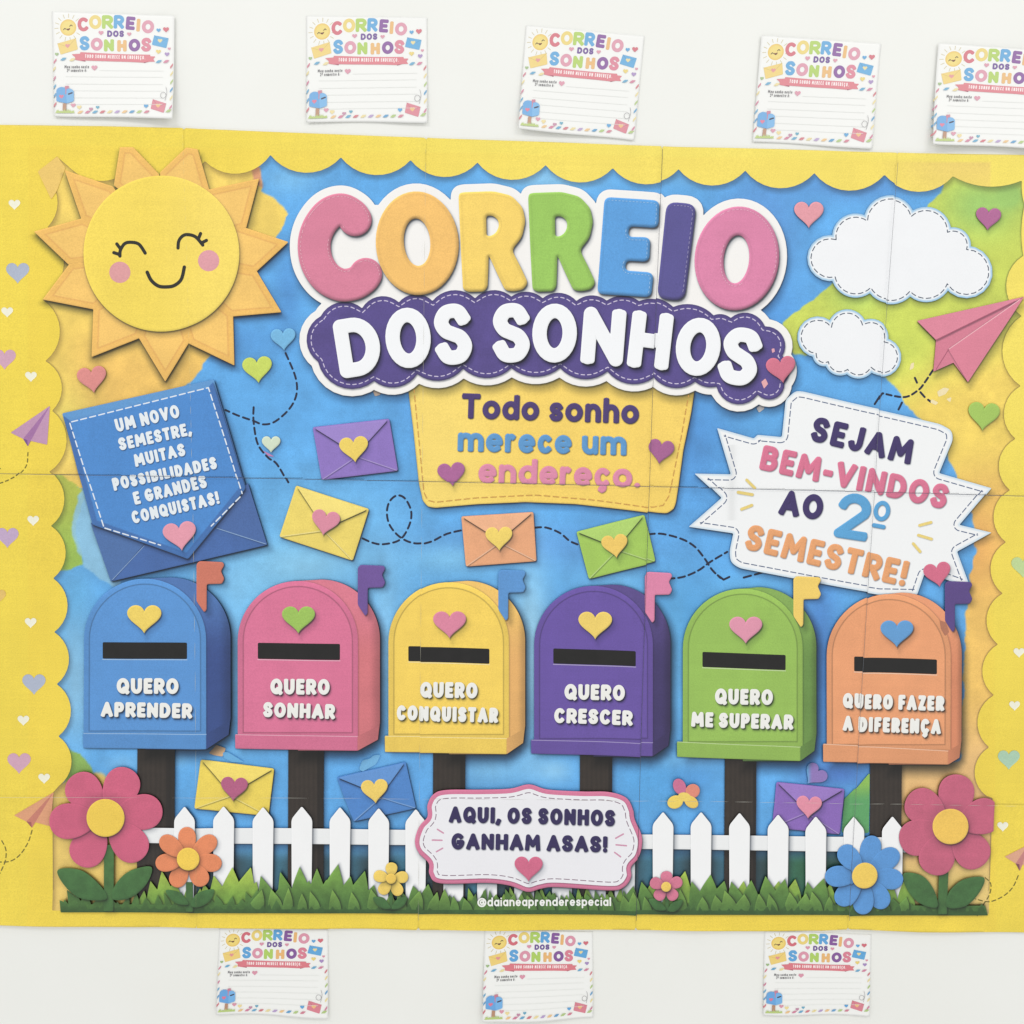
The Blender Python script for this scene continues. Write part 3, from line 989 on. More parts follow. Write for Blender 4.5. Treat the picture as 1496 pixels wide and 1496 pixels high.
NT = [(469, 462), (529.4, 450.6), (583, 442), (632, 440), (694, 436), (747, 433.5), (792.6, 436), (841.8, 440), (886, 439.4), (933, 440), (983, 449), (1041.7, 461), (1066.7, 464.7), (1116.7, 477), (1142, 520), (1145, 560), (1106, 577), (1046, 565), (1015, 558), (953.5, 552), (887, 543), (818, 538), (747, 538), (676.5, 539), (610, 547), (547, 557), (465, 528.5)]
BT = [.24, .24, .22, .22, .2, .18, .2, .18, .16, .15, .16, .14, .26, .3, .22, .35, .32, .12, .2, .2, .2, .18, .2, .2, .22, .28, .28]
CL_O = scallop(NT, BT, 9)
CLOUD = poly(CL_O)
back = CLOUD.grow(10.5)
for kx, q in tl.items():
    q = ellipse(609.8, 356, 60.5, 75.8, -4) if kx == 'O' else ellipse(780 + .29412 * 1005, 180 + .29412 * 674, 61.5, 76, 7) if kx == 'P' else q
    back = back | q.grow(11.5)
back = back | poly([(480, 330), (540, 300), (700, 300), (860, 310), (1060, 330), (1100, 400), (1090, 500), (1000, 540), (600, 530), (500, 500)])
add("paper_scrap", poly([(545, 571), (560, 566), (556, 577), (548, 579)], 2), (226, 196, 170), h=.7)
add("paper_scrap", poly([(1104, 596), (1114, 589), (1116, 597), (1108, 603)], 2), (226, 218, 214), h=.7)
title = add("title_sign", back, (241, 239, 237), h=1.1, shadow=((1.0, 2.0, 2, .5), (3, 9, 10, .36)), bevel=(.05, 2.5), label="printed title sign reading CORREIO DOS SONHOS")
ST = [(14, 4, 'C'), (14, 4, 'O'), (0, 0, 'R'), (12, 4, 'Q'), (12, 4, 'E'), (9, 4, 'I'), (10, 3, 'P')]
add("banner_cloud", CLOUD, lambda P, D: np.array([(80, 66, 138)]) * (1 + .05 * wob(P, 2, 1) - .16 * smooth(-5, 0, D))[:, None], title, h=1.1, shadow=((.8, 1.8, 1.6, .4),), bevel=(.14, 3))
inner = offset_poly(CL_O, 6.5)
add("stitching", stroke(dashes(inner, 5.2, 4.2, True), 1.35) & CLOUD.grow(-4), (206, 196, 222), title, h=.6)
for kx in 'CORQEIP':
    add("letter", tl[kx], lambda P, D, c=np.array(LC[kx], float): c[None] * (1 + .02 * wob(P, 2, c[1]) - .06 * smooth(-6.5, -3.5, D))[:, None], title, h=.9, shadow=((1.2, 2.4, 1.6, .6), (2.5, 4.5, 5, .3)), bevel=(.5, 5.2))


def inset_dash(sh, inset, wdt, per, duty, side):
    """stitches printed along the inside of a letter, on the side facing (side)"""
    def fn(P):
        d = sh(P)
        e = .6
        gx = (sh(P + np.array([e, 0])) - sh(P - np.array([e, 0]))) / (2 * e)
        gy = (sh(P + np.array([0, e])) - sh(P - np.array([0, e]))) / (2 * e)
        lit = gx * side[0] + gy * side[1]
        ang = (P[:, 0] * -gy + P[:, 1] * gx)
        ph = np.abs(((P[:, 0] + P[:, 1] * .9) / per) % 1 - .5) * per - per * duty / 2
        r = np.abs(d + inset) - wdt / 2
        return np.maximum(np.maximum(r, ph), (.25 - lit) * 3)
    return Sh(fn, sh.bb)


for kx, side in (('C', (-.75, -.6)), ('C', (.5, -.85)), ('E', (.75, -.6)), ('I', (.85, -.5)), ('P', (.6, -.8))):
    c = np.array(LC[kx], float)
    add("stitching", inset_dash(tl[kx], 4.2, .8, 5.4, .6, side), tuple(c * .6 + np.array([255, 245, 245]) * .4), title, h=.5)
WL = [('D', 523.5, 506.5, 64, 86, -9), ('O', 596.5, 494, 66, 88, -4), ('S', 662, 488.5, 56, 89, -3), ('S', 747, 486.5, 56, 87, 0), ('O', 810, 487, 65, 86, 2), ('N', 881, 492, 62, 84, 4.5), ('H', 949.5, 497.6, 61, 84, 6.5), ('O', 1019.4, 507, 65, 85, 8), ('S', 1080.6, 521, 59, 85, 13)]
for (ch, x, y, w, h_, r) in WL:
    add("letter", letter(ch, x, y, w, h_, 21, r), (241, 243, 247), title, h=.9, shadow=((1.8, 3, 1.8, .62), (4, 6.5, 5, .35)), bevel=(.1, 3))
add("paper_scrap", poly([(1126, 510), (1130, 509), (1131, 514), (1127, 516)], 1), (226, 160, 176), title, h=.6)
add("paper_scrap", poly([(1111, 558), (1117, 553), (1121, 561), (1115, 568)], 1), (230, 164, 168), title, h=.6)
add("heart", heart(1140.3, 541, 43, -8), (212, 106, 132), title, h=.8, shadow=SH_STD, bevel=(.2, 4))

# --- yellow sign under the title (drawn above the panel, its top edge tucked under the title)
def K(L): return [(360 + .28075 * x, 540 + .28075 * y) for x, y in L]
def M(L): return [(700 + .28075 * x, 540 + .28075 * y) for x, y in L]
ys_out = K([(838, 60), (868, 300), (900, 600)]) + K([(918, 680), (945, 712), (985, 718)]) + K([(1200, 700), (1490, 688)]) + M([(200, 688), (500, 700), (760, 728), (930, 746)]) + M([(975, 748), (1010, 725), (1022, 690)]) + M([(1060, 420), (1100, 230), (1118, 110)]) + [(1000, 545), (800, 525), (610, 545)]
sign_sh = poly(roundpoly(ys_out, 3, 3))
_ti = PARTS.index(title)
sg = add("slogan_sign", sign_sh, lambda P, D: lerp(np.array([(247, 208, 88)]), np.array([(248, 215, 98)]), smooth(800, 650, P[:, 0])) * (1 + .015 * wob(P, 2, 2))[:, None] * (1 - .14 * (smooth(-2.4, -.4, D)))[:, None], h=1.1, shadow=((1.4, 2.2, 1.6, .6), (4, 7, 8, .3)), label="printed yellow sign reading Todo sonho merece um endereço")
PARTS.remove(sg)
PARTS.insert(_ti, sg)
add("stitching", stroke(dashes(K([(872, 90), (905, 430), (925, 640), (945, 680), (985, 690), (1200, 668), (1490, 655)]) + M([(300, 655), (600, 680), (900, 718), (955, 708), (985, 660), (1050, 350), (1090, 120)]), 8.5, 4.5), 1.4) & back.grow(2).__class__(lambda P: -back(P) + 2, (590, 540, 1020, 760)), (206, 150, 66), sg, h=.6)
add("lettering", text("Todo sonho", (674, 611.5), (932.5, 619.5), 37, 8.2, .08, .4), (70, 52, 112), sg, h=.7, shadow=((.6, 1, 1.2, .5),), bevel=(.3, 2.5))
add("lettering", text("merece um", (668.5, 659.5), (914.5, 665.5), 37, 8.3, .08, .4), (80, 146, 206), sg, h=.7, shadow=((.6, 1, 1.2, .5),), bevel=(.3, 2.5))
add("lettering", text("endereço.", (698.5, 705.5), (934, 713.5), 38, 8.4, .08), (222, 130, 164), sg, h=.7, shadow=((.6, 1, 1.2, .4),), bevel=(.2, 2.5))
add("heart", heart(660, 694, 40, -6), (172, 92, 150), sg, h=.8, shadow=SH_SOFT, bevel=(.2, 3))
add("heart", heart(964.5, 661, 38, 8, 1.05), (164, 88, 142), sg, h=.8, shadow=SH_SOFT, bevel=(.2, 3))

# --- loose hearts on the background
for (x, y, w, r, c) in [(136, 555.5, 43, -8, (222, 132, 128)), (377, 541, 43, -5, (196, 214, 82)), (414.7, 496.7, 36, -4, (104, 178, 226)), (397, 649.5, 27, 0, (206, 222, 196)), (1180.6, 315, 43, 0, (228, 148, 160)),
                        (1442, 321, 37, 4, (176, 94, 146)), (1435, 609, 46, 5, (158, 196, 80))]:
    add("heart", heart(x, y, w, r), c, h=.8, shadow=SH_SOFT, bevel=(.18, 3))
add("paper_scrap", poly([(385, 658), (397, 664), (402, 667), (393, 666)], 1), (190, 120, 176), h=.6)

# --- pink paper plane top right
pp = add("paper_plane", poly([(1494, 434), (1338, 469), (1366, 497), (1362, 543), (1391, 530), (1412, 558.5)], .8), (214, 116, 140), h=.9, shadow=((1, 2, 1.6, .4), (4, 9, 9, .3)), label="large pink printed paper plane at the right of the small cloud")
add("wing", poly([(1494, 434), (1338, 469), (1366, 497)], .8), (224, 126, 150), pp, h=.9, shadow=((1, 2.5, 2, .35),))
add("wing", poly([(1494, 434), (1384, 511), (1412, 558.5)], .8), (220, 120, 144), pp, h=.9, shadow=((-1, 0, 2, .3),))
add("fold", stroke([(1384, 511), (1366, 540)], 1.2) | stroke([(1366, 497), (1480, 441)], 1.4), (166, 78, 104), pp, h=.5)
add("crease", stroke([(1385, 510), (1488, 438)], 1.2), (240, 176, 186), pp, h=.5)

# --- mail posts
def Z(L): return [(.28075 * x, 960 + .28075 * y) for x, y in L]
for (x0, x1, x2, y0) in [(202, 244, 257, 1090), (422, 464, 474, 1092), (633, 672, 680, 1096), (847, 888, 894, 1100), (1058, 1099, 1104, 1106), (1269.7, 1314.6, 1316, 1110)]:
    po = add("mail_post", poly([(x0, y0), (x2, y0), (x2 - 1, 1325), (x0 - 1, 1325)]), lambda P, D, xm=x1: lerp(np.array([(48, 40, 35)]), np.array([(34, 29, 27)]), smooth(xm - 1, xm + 1, P[:, 0])) * (1 + .06 * np.sin(P[:, 0] * .9 + .6 * wob(P, 4)) + .05 * wob(P, 6))[:, None] * (1 - .2 * smooth(1125, 1095, P[:, 1]))[:, None], h=1.3, shadow=((3, 0, 6, .35),))

# --- leaf between the last two posts
add("leaf", poly([(1228, 1215), (1231, 1166), (1252, 1146), (1269, 1127), (1268, 1215)], 3), lambda P, D: lerp(np.array([[132, 186, 74.]]), np.array([[82, 160, 92.]]), smooth(1140, 1170, P[:, 1])), h=1.0)

# --- envelopes
def envelope(c, col, vt, hrt, hcol, hw, hrot, lab, fold=None, parent=None, r=3):
    TL_, TR_, BR_, BL_ = [np.array(q, float) for q in c]
    col = np.array(col, float)
    e = add("envelope", poly([TL_, TR_, BR_, BL_], r), lambda P, D: col[None] * (1 + .025 * wob(P, 2.5, col[0]))[:, None], h=.9, shadow=((1.2, 2.2, 1.6, .58), (4, 6, 8, .24)), bevel=(.14, 3), label=lab)
    v = TL_ * (1 - vt[0]) + TR_ * vt[0] + (BL_ - TL_) * vt[1]
    u = (BR_ + BL_) / 2 * .1 + v * .9
    for q in (BL_, BR_):
        add("fold", stroke([q * .96 + u * .04, u], 1.4), tuple(col * .74 + 62), e, h=.5, shadow=((.5, 1.2, 1.1, .4),))
    add("flap", poly([TL_ * .985 + BR_ * .015, TR_ * .985 + BL_ * .015, v], 5), lambda P, D: (col * .93 + 26)[None] * (1 + .02 * wob(P, 2.5))[:, None], e, h=.8, shadow=((.2, 1.6, 1.2, .68), (.6, 3, 3.5, .3)), bevel=(.08, 3))
    add("heart", heart(hrt[0], hrt[1], hw, hrot), hcol, e, h=.7, shadow=SH_STD, bevel=(.16, 2.6))


YH = (238, 206, 84)
envelope([(457.4, 624), (569, 611.6), (581.8, 687.4), (470.9, 700.6)], (136, 108, 194), (.5, .6), (518, 657), YH, 42, -6, "purple printed envelope with a yellow heart")
envelope([(433.5, 709.8), (539.6, 743.5), (515.8, 818.7), (409, 783.6)], (238, 212, 92), (.53, .6), (475.6, 764), (220, 132, 156), 41, 10, "yellow printed envelope with a pink heart, above the pink mailbox")
envelope([(674, 754), (779, 747.7), (783.6, 819.3), (680.8, 827)], (232, 160, 112), (.5, .52), (729, 787), (240, 208, 90), 39, -2, "orange printed envelope with a yellow heart")
envelope([(841.7, 776.4), (940.5, 751), (956.8, 819.9), (860, 845.4)], (156, 198, 76), (.5, .52), (898, 797.7), (238, 196, 86), 38, -8, "green printed envelope with a yellow heart")
envelope([(294.7, 1108), (401.4, 1121.4), (393, 1190.7), (285.7, 1179)], (236, 208, 74), (.46, .62), (343, 1151.4), (178, 84, 124), 39, 4, "yellow printed envelope with a plum heart behind the fence")
bb_ = add("paper_scrap", poly([(525, 1122), (530, 1109), (541, 1107), (546, 1102), (557, 1101), (550, 1115), (530, 1126)], 4), (104, 176, 228), h=.8)
add("paper_scrap", poly([(306, 1099), (317, 1087), (331, 1092), (326, 1104), (314, 1102)], 2), (226, 178, 128), h=.8)
add("paper_scrap", poly([(326, 1098), (333, 1097), (345, 1104), (358, 1112), (340, 1112), (328, 1106)], 3), (92, 170, 226), h=.8)
envelope([(492.5, 1134), (593, 1111.6), (608.4, 1179), (517, 1198.6)], (66, 128, 206), (.5, .58), (548, 1155), (240, 204, 90), 39, -5, "blue printed envelope with a yellow heart behind the fence")
add("heart", heart(1188, 1132, 34, 40), lambda P, D: lerp(np.array([[138, 112, 186.]]), np.array([[88, 170, 222.]]), smooth(1186, 1176, P[:, 0])), h=.7, shadow=SH_SOFT)
envelope([(1133, 1140.5), (1231.8, 1151), (1224.8, 1217), (1126.5, 1207)], (134, 96, 188), (.48, .56), (1180, 1178), (228, 136, 160), 37, 4, "purple printed envelope with a pink heart behind the fence")

# --- the large blue letter with its envelope
lt = add("letter_in_envelope", poly([(92.6, 604), (313.8, 554.5), (362, 716), (276.5, 817), (140, 766)], 2), lambda P, D: lerp(np.array([[62, 112, 178.]]), np.array([[84, 148, 212.]]), smooth(26, 8, P[:, 1] - (604 - (P[:, 0] - 92) * .224))), h=1.1, shadow=((2, 2, 2, .5), (6, 6, 9, .3)), label="large blue printed letter sticking out of a dark blue envelope")
add("pocket", poly([(134, 763), (163.6, 848.8), (391.6, 795.4), (363.5, 706), (340, 735), (276, 770)], 2), lambda P, D: np.array([(58, 98, 168)]) * (1 + .04 * wob(P, 2, 3))[:, None], lt, h=1.0, shadow=((1.5, 2.5, 2, .6), (5, 8, 9, .35)), bevel=(.1, 2.5))
add("pocket_side", poly([(134, 763), (163.6, 848.8), (213, 793)], 1.5), (66, 106, 170), lt, h=.9, shadow=((1, 1, 2, .3),))
add("pocket_side", poly([(363.5, 706), (391.6, 795.4), (313, 768)], 1.5), (62, 98, 164), lt, h=.9, shadow=((0, 1.5, 2, .3),))
add("crease", stroke([(318, 771), (389, 794)], 1.1), (130, 164, 206), lt, h=.5)
add("crease", stroke([(166, 846), (212, 797)], .9), (130, 164, 206), lt, h=.5)
LP = [(103.5, 616), (307, 566), (356, 722), (276.5, 815.5), (152, 770)]
add("letter_flap", poly([(94, 605), (312, 556.5), (360, 714), (276.5, 816), (137, 766)], 3) - poly([(94, 590), (90, 604), (104, 615), (306, 566), (318, 552), (200, 500)]), lambda P, D: lerp(np.array([(62, 132, 210)]), np.array([(54, 106, 178)]), smooth(-9, -7, polysdf(P, np.array([(94, 605), (312, 556.5), (360, 714), (276.5, 816), (137, 766)], float)))) * (1 + .02 * wob(P, 2))[:, None], lt, h=1.0, shadow=((1, 2.4, 2, .5), (2, 5, 6, .3)), bevel=(.12, 3))
add("stitching", stroke(dashes([(153, 768), (103.5, 617), (306, 566.5), (355, 721)], 9, 4.5) + dashes([(352, 726), (310, 768)], 9, 4.5) + dashes([(155, 771), (236, 796)], 9, 4.5), 1.8), (222, 232, 242), lt, h=.6)
for (s, a, b, H_) in [("UM NOVO", (172.6, 631.5), (265.5, 609.5), 19.5), ("SEMESTRE,", (177, 658.3), (283, 635), 18.5), ("MUITAS", (200, 682), (274, 665), 18.5), ("POSSIBILIDADES", (168.6, 717.5), (319.5, 684), 18), ("E GRANDES", (199, 737.4), (305, 712.2), 18.5), ("CONQUISTAS!", (196.5, 765), (323, 735.5), 18.5)]:
    add("lettering", text(s, a, b, H_, 4.7, .105, .4), (226, 234, 240), lt, h=.6, shadow=((.9, 1.2, 1.2, .5),))
add("heart", heart(264.7, 783.5, 49, -8, .95), (228, 146, 166), lt, h=.8, shadow=SH_STD, bevel=(.16, 3))

# --- welcome banner
def Wp(L): return [(1000 + .33155 * x, 540 + .33155 * y) for x, y in L]
WB = Wp([(425, 297), (441, 132), (485, 94), (520, 97), (1120, 240), (1172, 268), (1176, 310), (1115, 455), (1345, 521), (1205, 683), (1347, 717), (1195, 800), (1255, 962), (1145, 922), (1050, 900), (1018, 992), (850, 988), (235, 872), (200, 845), (195, 800), (212, 720), (15, 691), (160, 566), (40, 457), (200, 460), (140, 257), (302, 303), (318, 287)])
wr = [3, 5, 9, 5, 5, 9, 5, 2, 1, 1, 1, 2, 1, 1, 2, 4, 2, 8, 6, 6, 2, 1, 2, 1, 2, 1, 2, 2]
WBr = np.array(roundpoly(WB, wr))
wb = add("welcome_banner", poly(WBr), lambda P, D: lerp(np.array([(239, 241, 243)]), np.array([[204, 222, 236.]]), smooth(-4, -1, D)) * (1 - .05 * np.exp(-((P[:, 0] - 1068) / 6) ** 2) * (P[:, 1] < 760) * (P[:, 1] > 650))[:, None], h=1.1, shadow=((1.2, 1.6, 1.8, .5), (4, 7, 8, .3)), label="white printed star-edged banner reading SEJAM BEM-VINDOS AO 2º SEMESTRE!")
add("stitching", stroke(dashes(np.array(roundpoly(offset_poly(WBr, 8.5), .5, 2)), 8, 3.6, True), 1.5) & poly(WBr).grow(-6), (78, 96, 132), wb, h=.6)
IND, PNK, ORG, BLU = (58, 44, 102), (218, 106, 140), (232, 156, 98), (78, 160, 218)
SHL = ((.6, 1, 1.2, .45),)
add("lettering", text("SEJAM", (1180.5, 643.5), (1327, 679), 37, 9.3, .125), IND, wb, h=.7, shadow=SHL, bevel=(.25, 3))
add("lettering", text("BEM-VINDOS", (1107, 685.5), (1378.5, 745), 37, 9.3, .1), PNK, wb, h=.7, shadow=SHL, bevel=(.22, 3))
add("lettering", text("AO", (1135.5, 751.5), (1198.5, 760.5), 36, 9.3, .11), IND, wb, h=.7, shadow=SHL, bevel=(.25, 3))
add("lettering", letter('2', 1244.5, 755, 49, 66, 13.5, 9), BLU, wb, h=.7, shadow=SHL, bevel=(.2, 3))
add("lettering", (ellipse(1286, 746, 12.4, 14.6, 10) - ellipse(1286, 746, 6.0, 8.2, 10)) | stroke([(1274, 766), (1288.5, 769)], 6.2), BLU, wb, h=.6, shadow=SHL, bevel=(.2, 2))
add("lettering", text("SEMESTRE!", (1085, 801.5), (1319, 856.5), 38, 9.3, .105), ORG, wb, h=.7, shadow=SHL, bevel=(.2, 3))
bur = [Wp([(270, 485), (305, 520)]), Wp([(232, 543), (295, 553)]), Wp([(248, 615), (293, 598)]), Wp([(1030, 685), (1080, 672)]), Wp([(1025, 728), (1082, 745)]), Wp([(1002, 765), (1032, 800)])]
add("sparkle", stroke(bur, 4.2), (232, 206, 112), wb, h=.6, shadow=((.4, .8, 1, .3),))
add("heart", heart(1368, 839.5, 40, -10), (214, 98, 130), wb, h=.8, shadow=SH_SOFT, bevel=(.16, 3))

# --- mailboxes
FLAG = np.array([(0, 3), (4, -1), (38, .5), (40, 5), (35, 13.5), (40, 25), (36.5, 32), (14.5, 32.5), (14.2, 70), (11, 73.5), (0, 57)])


def mailbox(col, side, xL, xR, top, trL, trR, bL, bR, base0, frontB, xS, ySb, slot, hrt, hcol, flag, fcol, lines, lab):
    col, side = np.array(col, float), np.array(side, float)
    cx, r = (xL + xR) / 2, (xR - xL) / 2
    arch = lambda x0, x1, t, rr, yb: [(x0, yb)] + [tuple(q) for q in ellpts((x0 + x1) / 2, t + rr, (x1 - x0) / 2, rr, 0, 30, 180, 360)] + [(x1, yb)]
    bx0 = xL + (xS - xR) + 4
    body = poly(arch(xL + 8, xR, top, r, ySb)) | poly([(cx, top)] + [tuple(q) for q in ellpts((bx0 + xS) / 2, top - 2 + r, (xS - bx0) / 2, r, 0, 30, 270, 360)] + [(xS, ySb - 25), (xS - 3, ySb), (frontB, bR), (cx, bR)])
    mb = add("mailbox", body, lambda P, D: lerp((side * .55 + col * .45 + 8)[None], side[None], smooth(top + 15, top + 120, P[:, 1])) * (1 + .03 * wob(P, 2, col[0]) - .22 * smooth(xR + (xS - xR) * .45, xS, P[:, 0]))[:, None], h=1.1,
             shadow=((1.6, 1.2, 1.6, .6), (7, 6, 10, .52), (0, 16, 12, .4)), label=lab)
    fr = poly(arch(xL, xR, top, r, (trL + trR) / 2 + 4))

    def fc(P, D):
        c = np.repeat(col[None], len(P), 0) * (1 + .02 * wob(P, 2.2, col[1]))[:, None]
        c = c * (1 - .10 * smooth(-8.5, -6.8, D) * smooth(top + 8, top + 60, P[:, 1]) + .04 * smooth(-8.5, -6.8, D))[:, None]
        ln = np.exp(-((D + 8.0) / .8) ** 2) * .5
        return lerp(c, (col * .42)[None], ln)
    add("front", fr, fc, mb, h=.85, shadow=((1, 0, 2, .25),), bevel=(.1, 2.5))
    tr = poly([(base0, trL), (frontB, trR), (frontB, bR), (base0 + .3, bL)], 1.5)
    add("base_trim", tr, lambda P, D: (col * .95)[None] * (1 + .02 * wob(P, 2))[:, None], mb, h=.9, shadow=((0, 2, 2, .4),), bevel=(.14, 2))
    add("base_trim", poly([(frontB, trR), (xS - 2, ySb - 20), (xS - 3, ySb), (frontB, bR)], .8), lambda P, D: (side * .94)[None] * (1 - .1 * smooth(frontB, xS, P[:, 0]))[:, None], mb, h=.9)
    add("edge_highlight", stroke([(base0 + 1, trL + .3), (frontB, trR + .3)], 1.1), tuple(col * .6 + 96), mb, h=.5)
    s = slot
    add("slot", poly([(s[0], s[1]), (s[2], s[3]), (s[2], s[3] + s[4]), (s[0], s[1] + s[4])], 2), lambda P, D: np.array([[19, 18, 18.]]) * (1 + .2 * wob(P, 4))[:, None], mb, h=.8)
    add("slot_edge", stroke([(s[0], s[1] + s[4] + 1.1), (s[2], s[3] + s[4] + 1.1)], 1.2), tuple(col * .5 + 118), mb, h=.5)
    add("heart", heart(hrt[0], hrt[1], hrt[2], 0, .92), hcol, mb, h=.8, shadow=SH_STD, bevel=(.2, 3))
    fl = FLAG + np.array(flag)
    add("flag", poly(roundpoly(fl, 2.5, 4)), fcol, mb, h=.8, shadow=((1, 1.6, 1.4, .45), (6, 6, 7, .25)), bevel=(.2, 2.4))
    for (t, a, b, H_, w_) in lines:
        add("lettering", text(t, a, b, H_, w_, .095, .36), (236, 236, 232), mb, h=.65, shadow=SH_TXT, bevel=(.06, 2))


mailbox((76, 143, 216), (46, 72, 138), 124.5, 302.6, 844.6, 1069.5, 1071, 1091, 1093, 123.5, 302.6, 338, 1072, (152, 937, 275, 937.5, 24), (212.5, 904, 50), YH, (289, 820), (204, 108, 86),
        [("QUERO", (172.5, 1012), (262.5, 1012.5), 23, 6.2), ("APRENDER", (149.5, 1045.5), (282.3, 1048), 22, 6.0)], "blue printed mailbox reading QUERO APRENDER")
mailbox((221, 106, 146), (212, 108, 116), 348.5, 523.6, 848, 1071.5, 1074, 1092, 1095, 344.7, 523, 555.6, 1079, (377.7, 938, 497.5, 939.5, 23.5), (437, 905, 48), (150, 192, 76), (523.4, 825.5), (104, 74, 152),
        [("QUERO", (396, 1013), (482.5, 1013.5), 23, 6.2), ("SONHAR", (385.2, 1046), (490, 1049.2), 22, 6.0)], "pink printed mailbox reading QUERO SONHAR")
mailbox((246, 207, 78), (230, 170, 92), 568, 743.5, 849.6, 1073.7, 1077, 1097, 1100, 562.7, 740, 767, 1083.5, (597, 943, 715, 946.5, 22), (657, 912, 48), (220, 124, 154), (728, 832.5), (78, 142, 210),
        [("QUERO", (614, 1017.5), (697.5, 1019), 23, 6.2), ("CONQUISTAR", (580, 1051), (727.3, 1054.5), 22, 6.0)], "yellow printed mailbox reading QUERO CONQUISTAR")
mailbox((98, 74, 164), (58, 47, 102), 780, 953, 855, 1079, 1083.5, 1099, 1103.5, 775.6, 952.5, 978.5, 1087.7, (808, 946, 928, 949.5, 22), (869, 913, 49), (238, 204, 92), (941, 836), (222, 124, 164),
        [("QUERO", (824, 1020.5), (912, 1022), 23, 6.2), ("CRESCER", (809, 1054.5), (923, 1058), 22, 6.0)], "purple printed mailbox reading QUERO CRESCER")
mailbox((144, 188, 74), (96, 138, 58), 996.5, 1171, 859, 1082, 1089.5, 1104, 1110, 988, 1167.5, 1191, 1095, (1025, 951, 1146, 955.5, 22), (1088, 919.7, 48), (222, 140, 166), (1157.5, 842), (240, 202, 90),
        [("QUERO", (1043, 1027), (1127.3, 1028.5), 23, 6.2), ("ME SUPERAR", (1008.5, 1060), (1157, 1064.5), 22, 6.0)], "green printed mailbox reading QUERO ME SUPERAR")
mailbox((236, 154, 102), (218, 130, 90), 1206, 1386, 866.6, 1085, 1095, 1111, 1115, 1200.5, 1382.5, 1402, 1105, (1245.5, 958, 1366, 962, 21.5), (1308, 925, 48), (86, 152, 214), (1378, 849), (84, 62, 132),
        [("QUERO FAZER", (1229, 1033), (1376.5, 1037), 22, 6.0), ("A DIFERENÇA", (1229, 1066), (1371.5, 1070.8), 22, 6.0)], "orange printed mailbox reading QUERO FAZER A DIFERENÇA")
add("paper_scrap", poly([(1370, 905), (1379, 908), (1384, 922), (1378, 928), (1372, 918)], 2), (176, 108, 80), h=.6)

# --- fence, one printed picture
FW = (241, 242, 244)
rail = poly([(210, 1207), (400, 1207.5), (600, 1210), (760, 1212), (940, 1217), (1100, 1218.5), (1300, 1221), (1330, 1222), (1330, 1243.5), (1300, 1242), (1100, 1240), (940, 1238), (760, 1234), (600, 1232), (400, 1230.5), (210, 1229)])
fe = add("fence", rail, (234, 236, 238), h=1.0, shadow=((.5, 2, 2, .55), (2, 8, 9, .4)), bevel=(.06, 3), label="white printed picket fence along the foot of the poster")
PK = [(271.7, 1175.3), (328.4, 1175), (385.5, 1176.5), (442, 1175.6), (497.5, 1176.7), (554, 1178), (608, 1179.5), (663, 1181), (712, 1182), (766, 1182), (821, 1183), (870, 1183), (912, 1183.5), (967.6, 1183.7), (1023, 1183.7), (1079, 1185), (1135, 1187), (1189.7, 1190), (1245, 1189.8), (1301.5, 1190)]
for (x, y) in PK:
    w = 15.2
    add("picket", poly([(x, y), (x + w - 1.5, y + 17), (x + w, y + 22), (x + w - 1.5, 1318), (x - w + .5, 1318), (x - w, y + 22), (x - w + 1.5, y + 17)], 2.5), lambda P, D: np.array([FW], float) * (1 + .004 * wob(P, 3, 2))[:, None], fe, h=1.0, shadow=((1.5, 1, 2, .42), (4, 3, 6, .3)), bevel=(.07, 2.5))

# --- grass
def blades(seed, x0, x1, step, ytip, var, ybase, wid, lean=.3):
    rs = np.random.RandomState(seed)
    sh = None
    x = x0
    polys = []
    while x < x1:
        tip = ytip + rs.uniform(-var, var)
        lx = rs.uniform(-lean, lean) * (ybase - tip)
        w = wid * rs.uniform(.75, 1.25)
        L = catmull([(x - w, ybase), (x - w * .8 + lx * .25, ybase * .55 + tip * .45), (x + lx, tip)], 5)
        R = catmull([(x + lx, tip), (x + w * .8 + lx * .4, ybase * .5 + tip * .5), (x + w, ybase)], 5)
        polys.append(np.vstack([L, R[1:]]))
        x += step * rs.uniform(.7, 1.3)
    return polys


def union_polys(ps, extra):
    allp = [np.asarray(q, float) for q in ps] + [np.asarray(e, float) for e in extra]
    boxes = [bbox(q) for q in allp]

    def fn(P):
        out = np.full(len(P), 1e3)
        for q, b in zip(allp, boxes):
            m = (P[:, 0] > b[0] - 8) & (P[:, 0] < b[2] + 8) & (P[:, 1] > b[1] - 8) & (P[:, 1] < b[3] + 8)
            if m.any():
                out[m] = np.minimum(out[m], polysdf(P[m], q))
        return out
    return Sh(fn, (min(b[0] for b in boxes), min(b[1] for b in boxes), max(b[2] for b in boxes), max(b[3] for b in boxes)))


def gcol(top, bot, y0, y1):
    return lambda P, D: lerp(np.array([top], float), np.array([bot], float), smooth(y0, y1, P[:, 1])) * (1 + .07 * wob(P, 3.7, 1) + .05 * wob(P, 9, 2))[:, None]


CLIP = poly([(80, 1240), (1440, 1240), (1441, 1334), (840, 1332.5), (420, 1330.5), (92, 1329)])
def blade(tx, ty, bx, w, yb=1330):
    w = w * 1.12
    L = catmull([(bx - w, yb), (bx - w * .85 + (tx - bx) * .25, yb * .5 + ty * .5), (tx, ty)], 5)
    R_ = catmull([(tx, ty), (bx + w * .85 + (tx - bx) * .45, yb * .5 + ty * .5), (bx + w, yb)], 5)
    return np.vstack([L, R_[1:]])


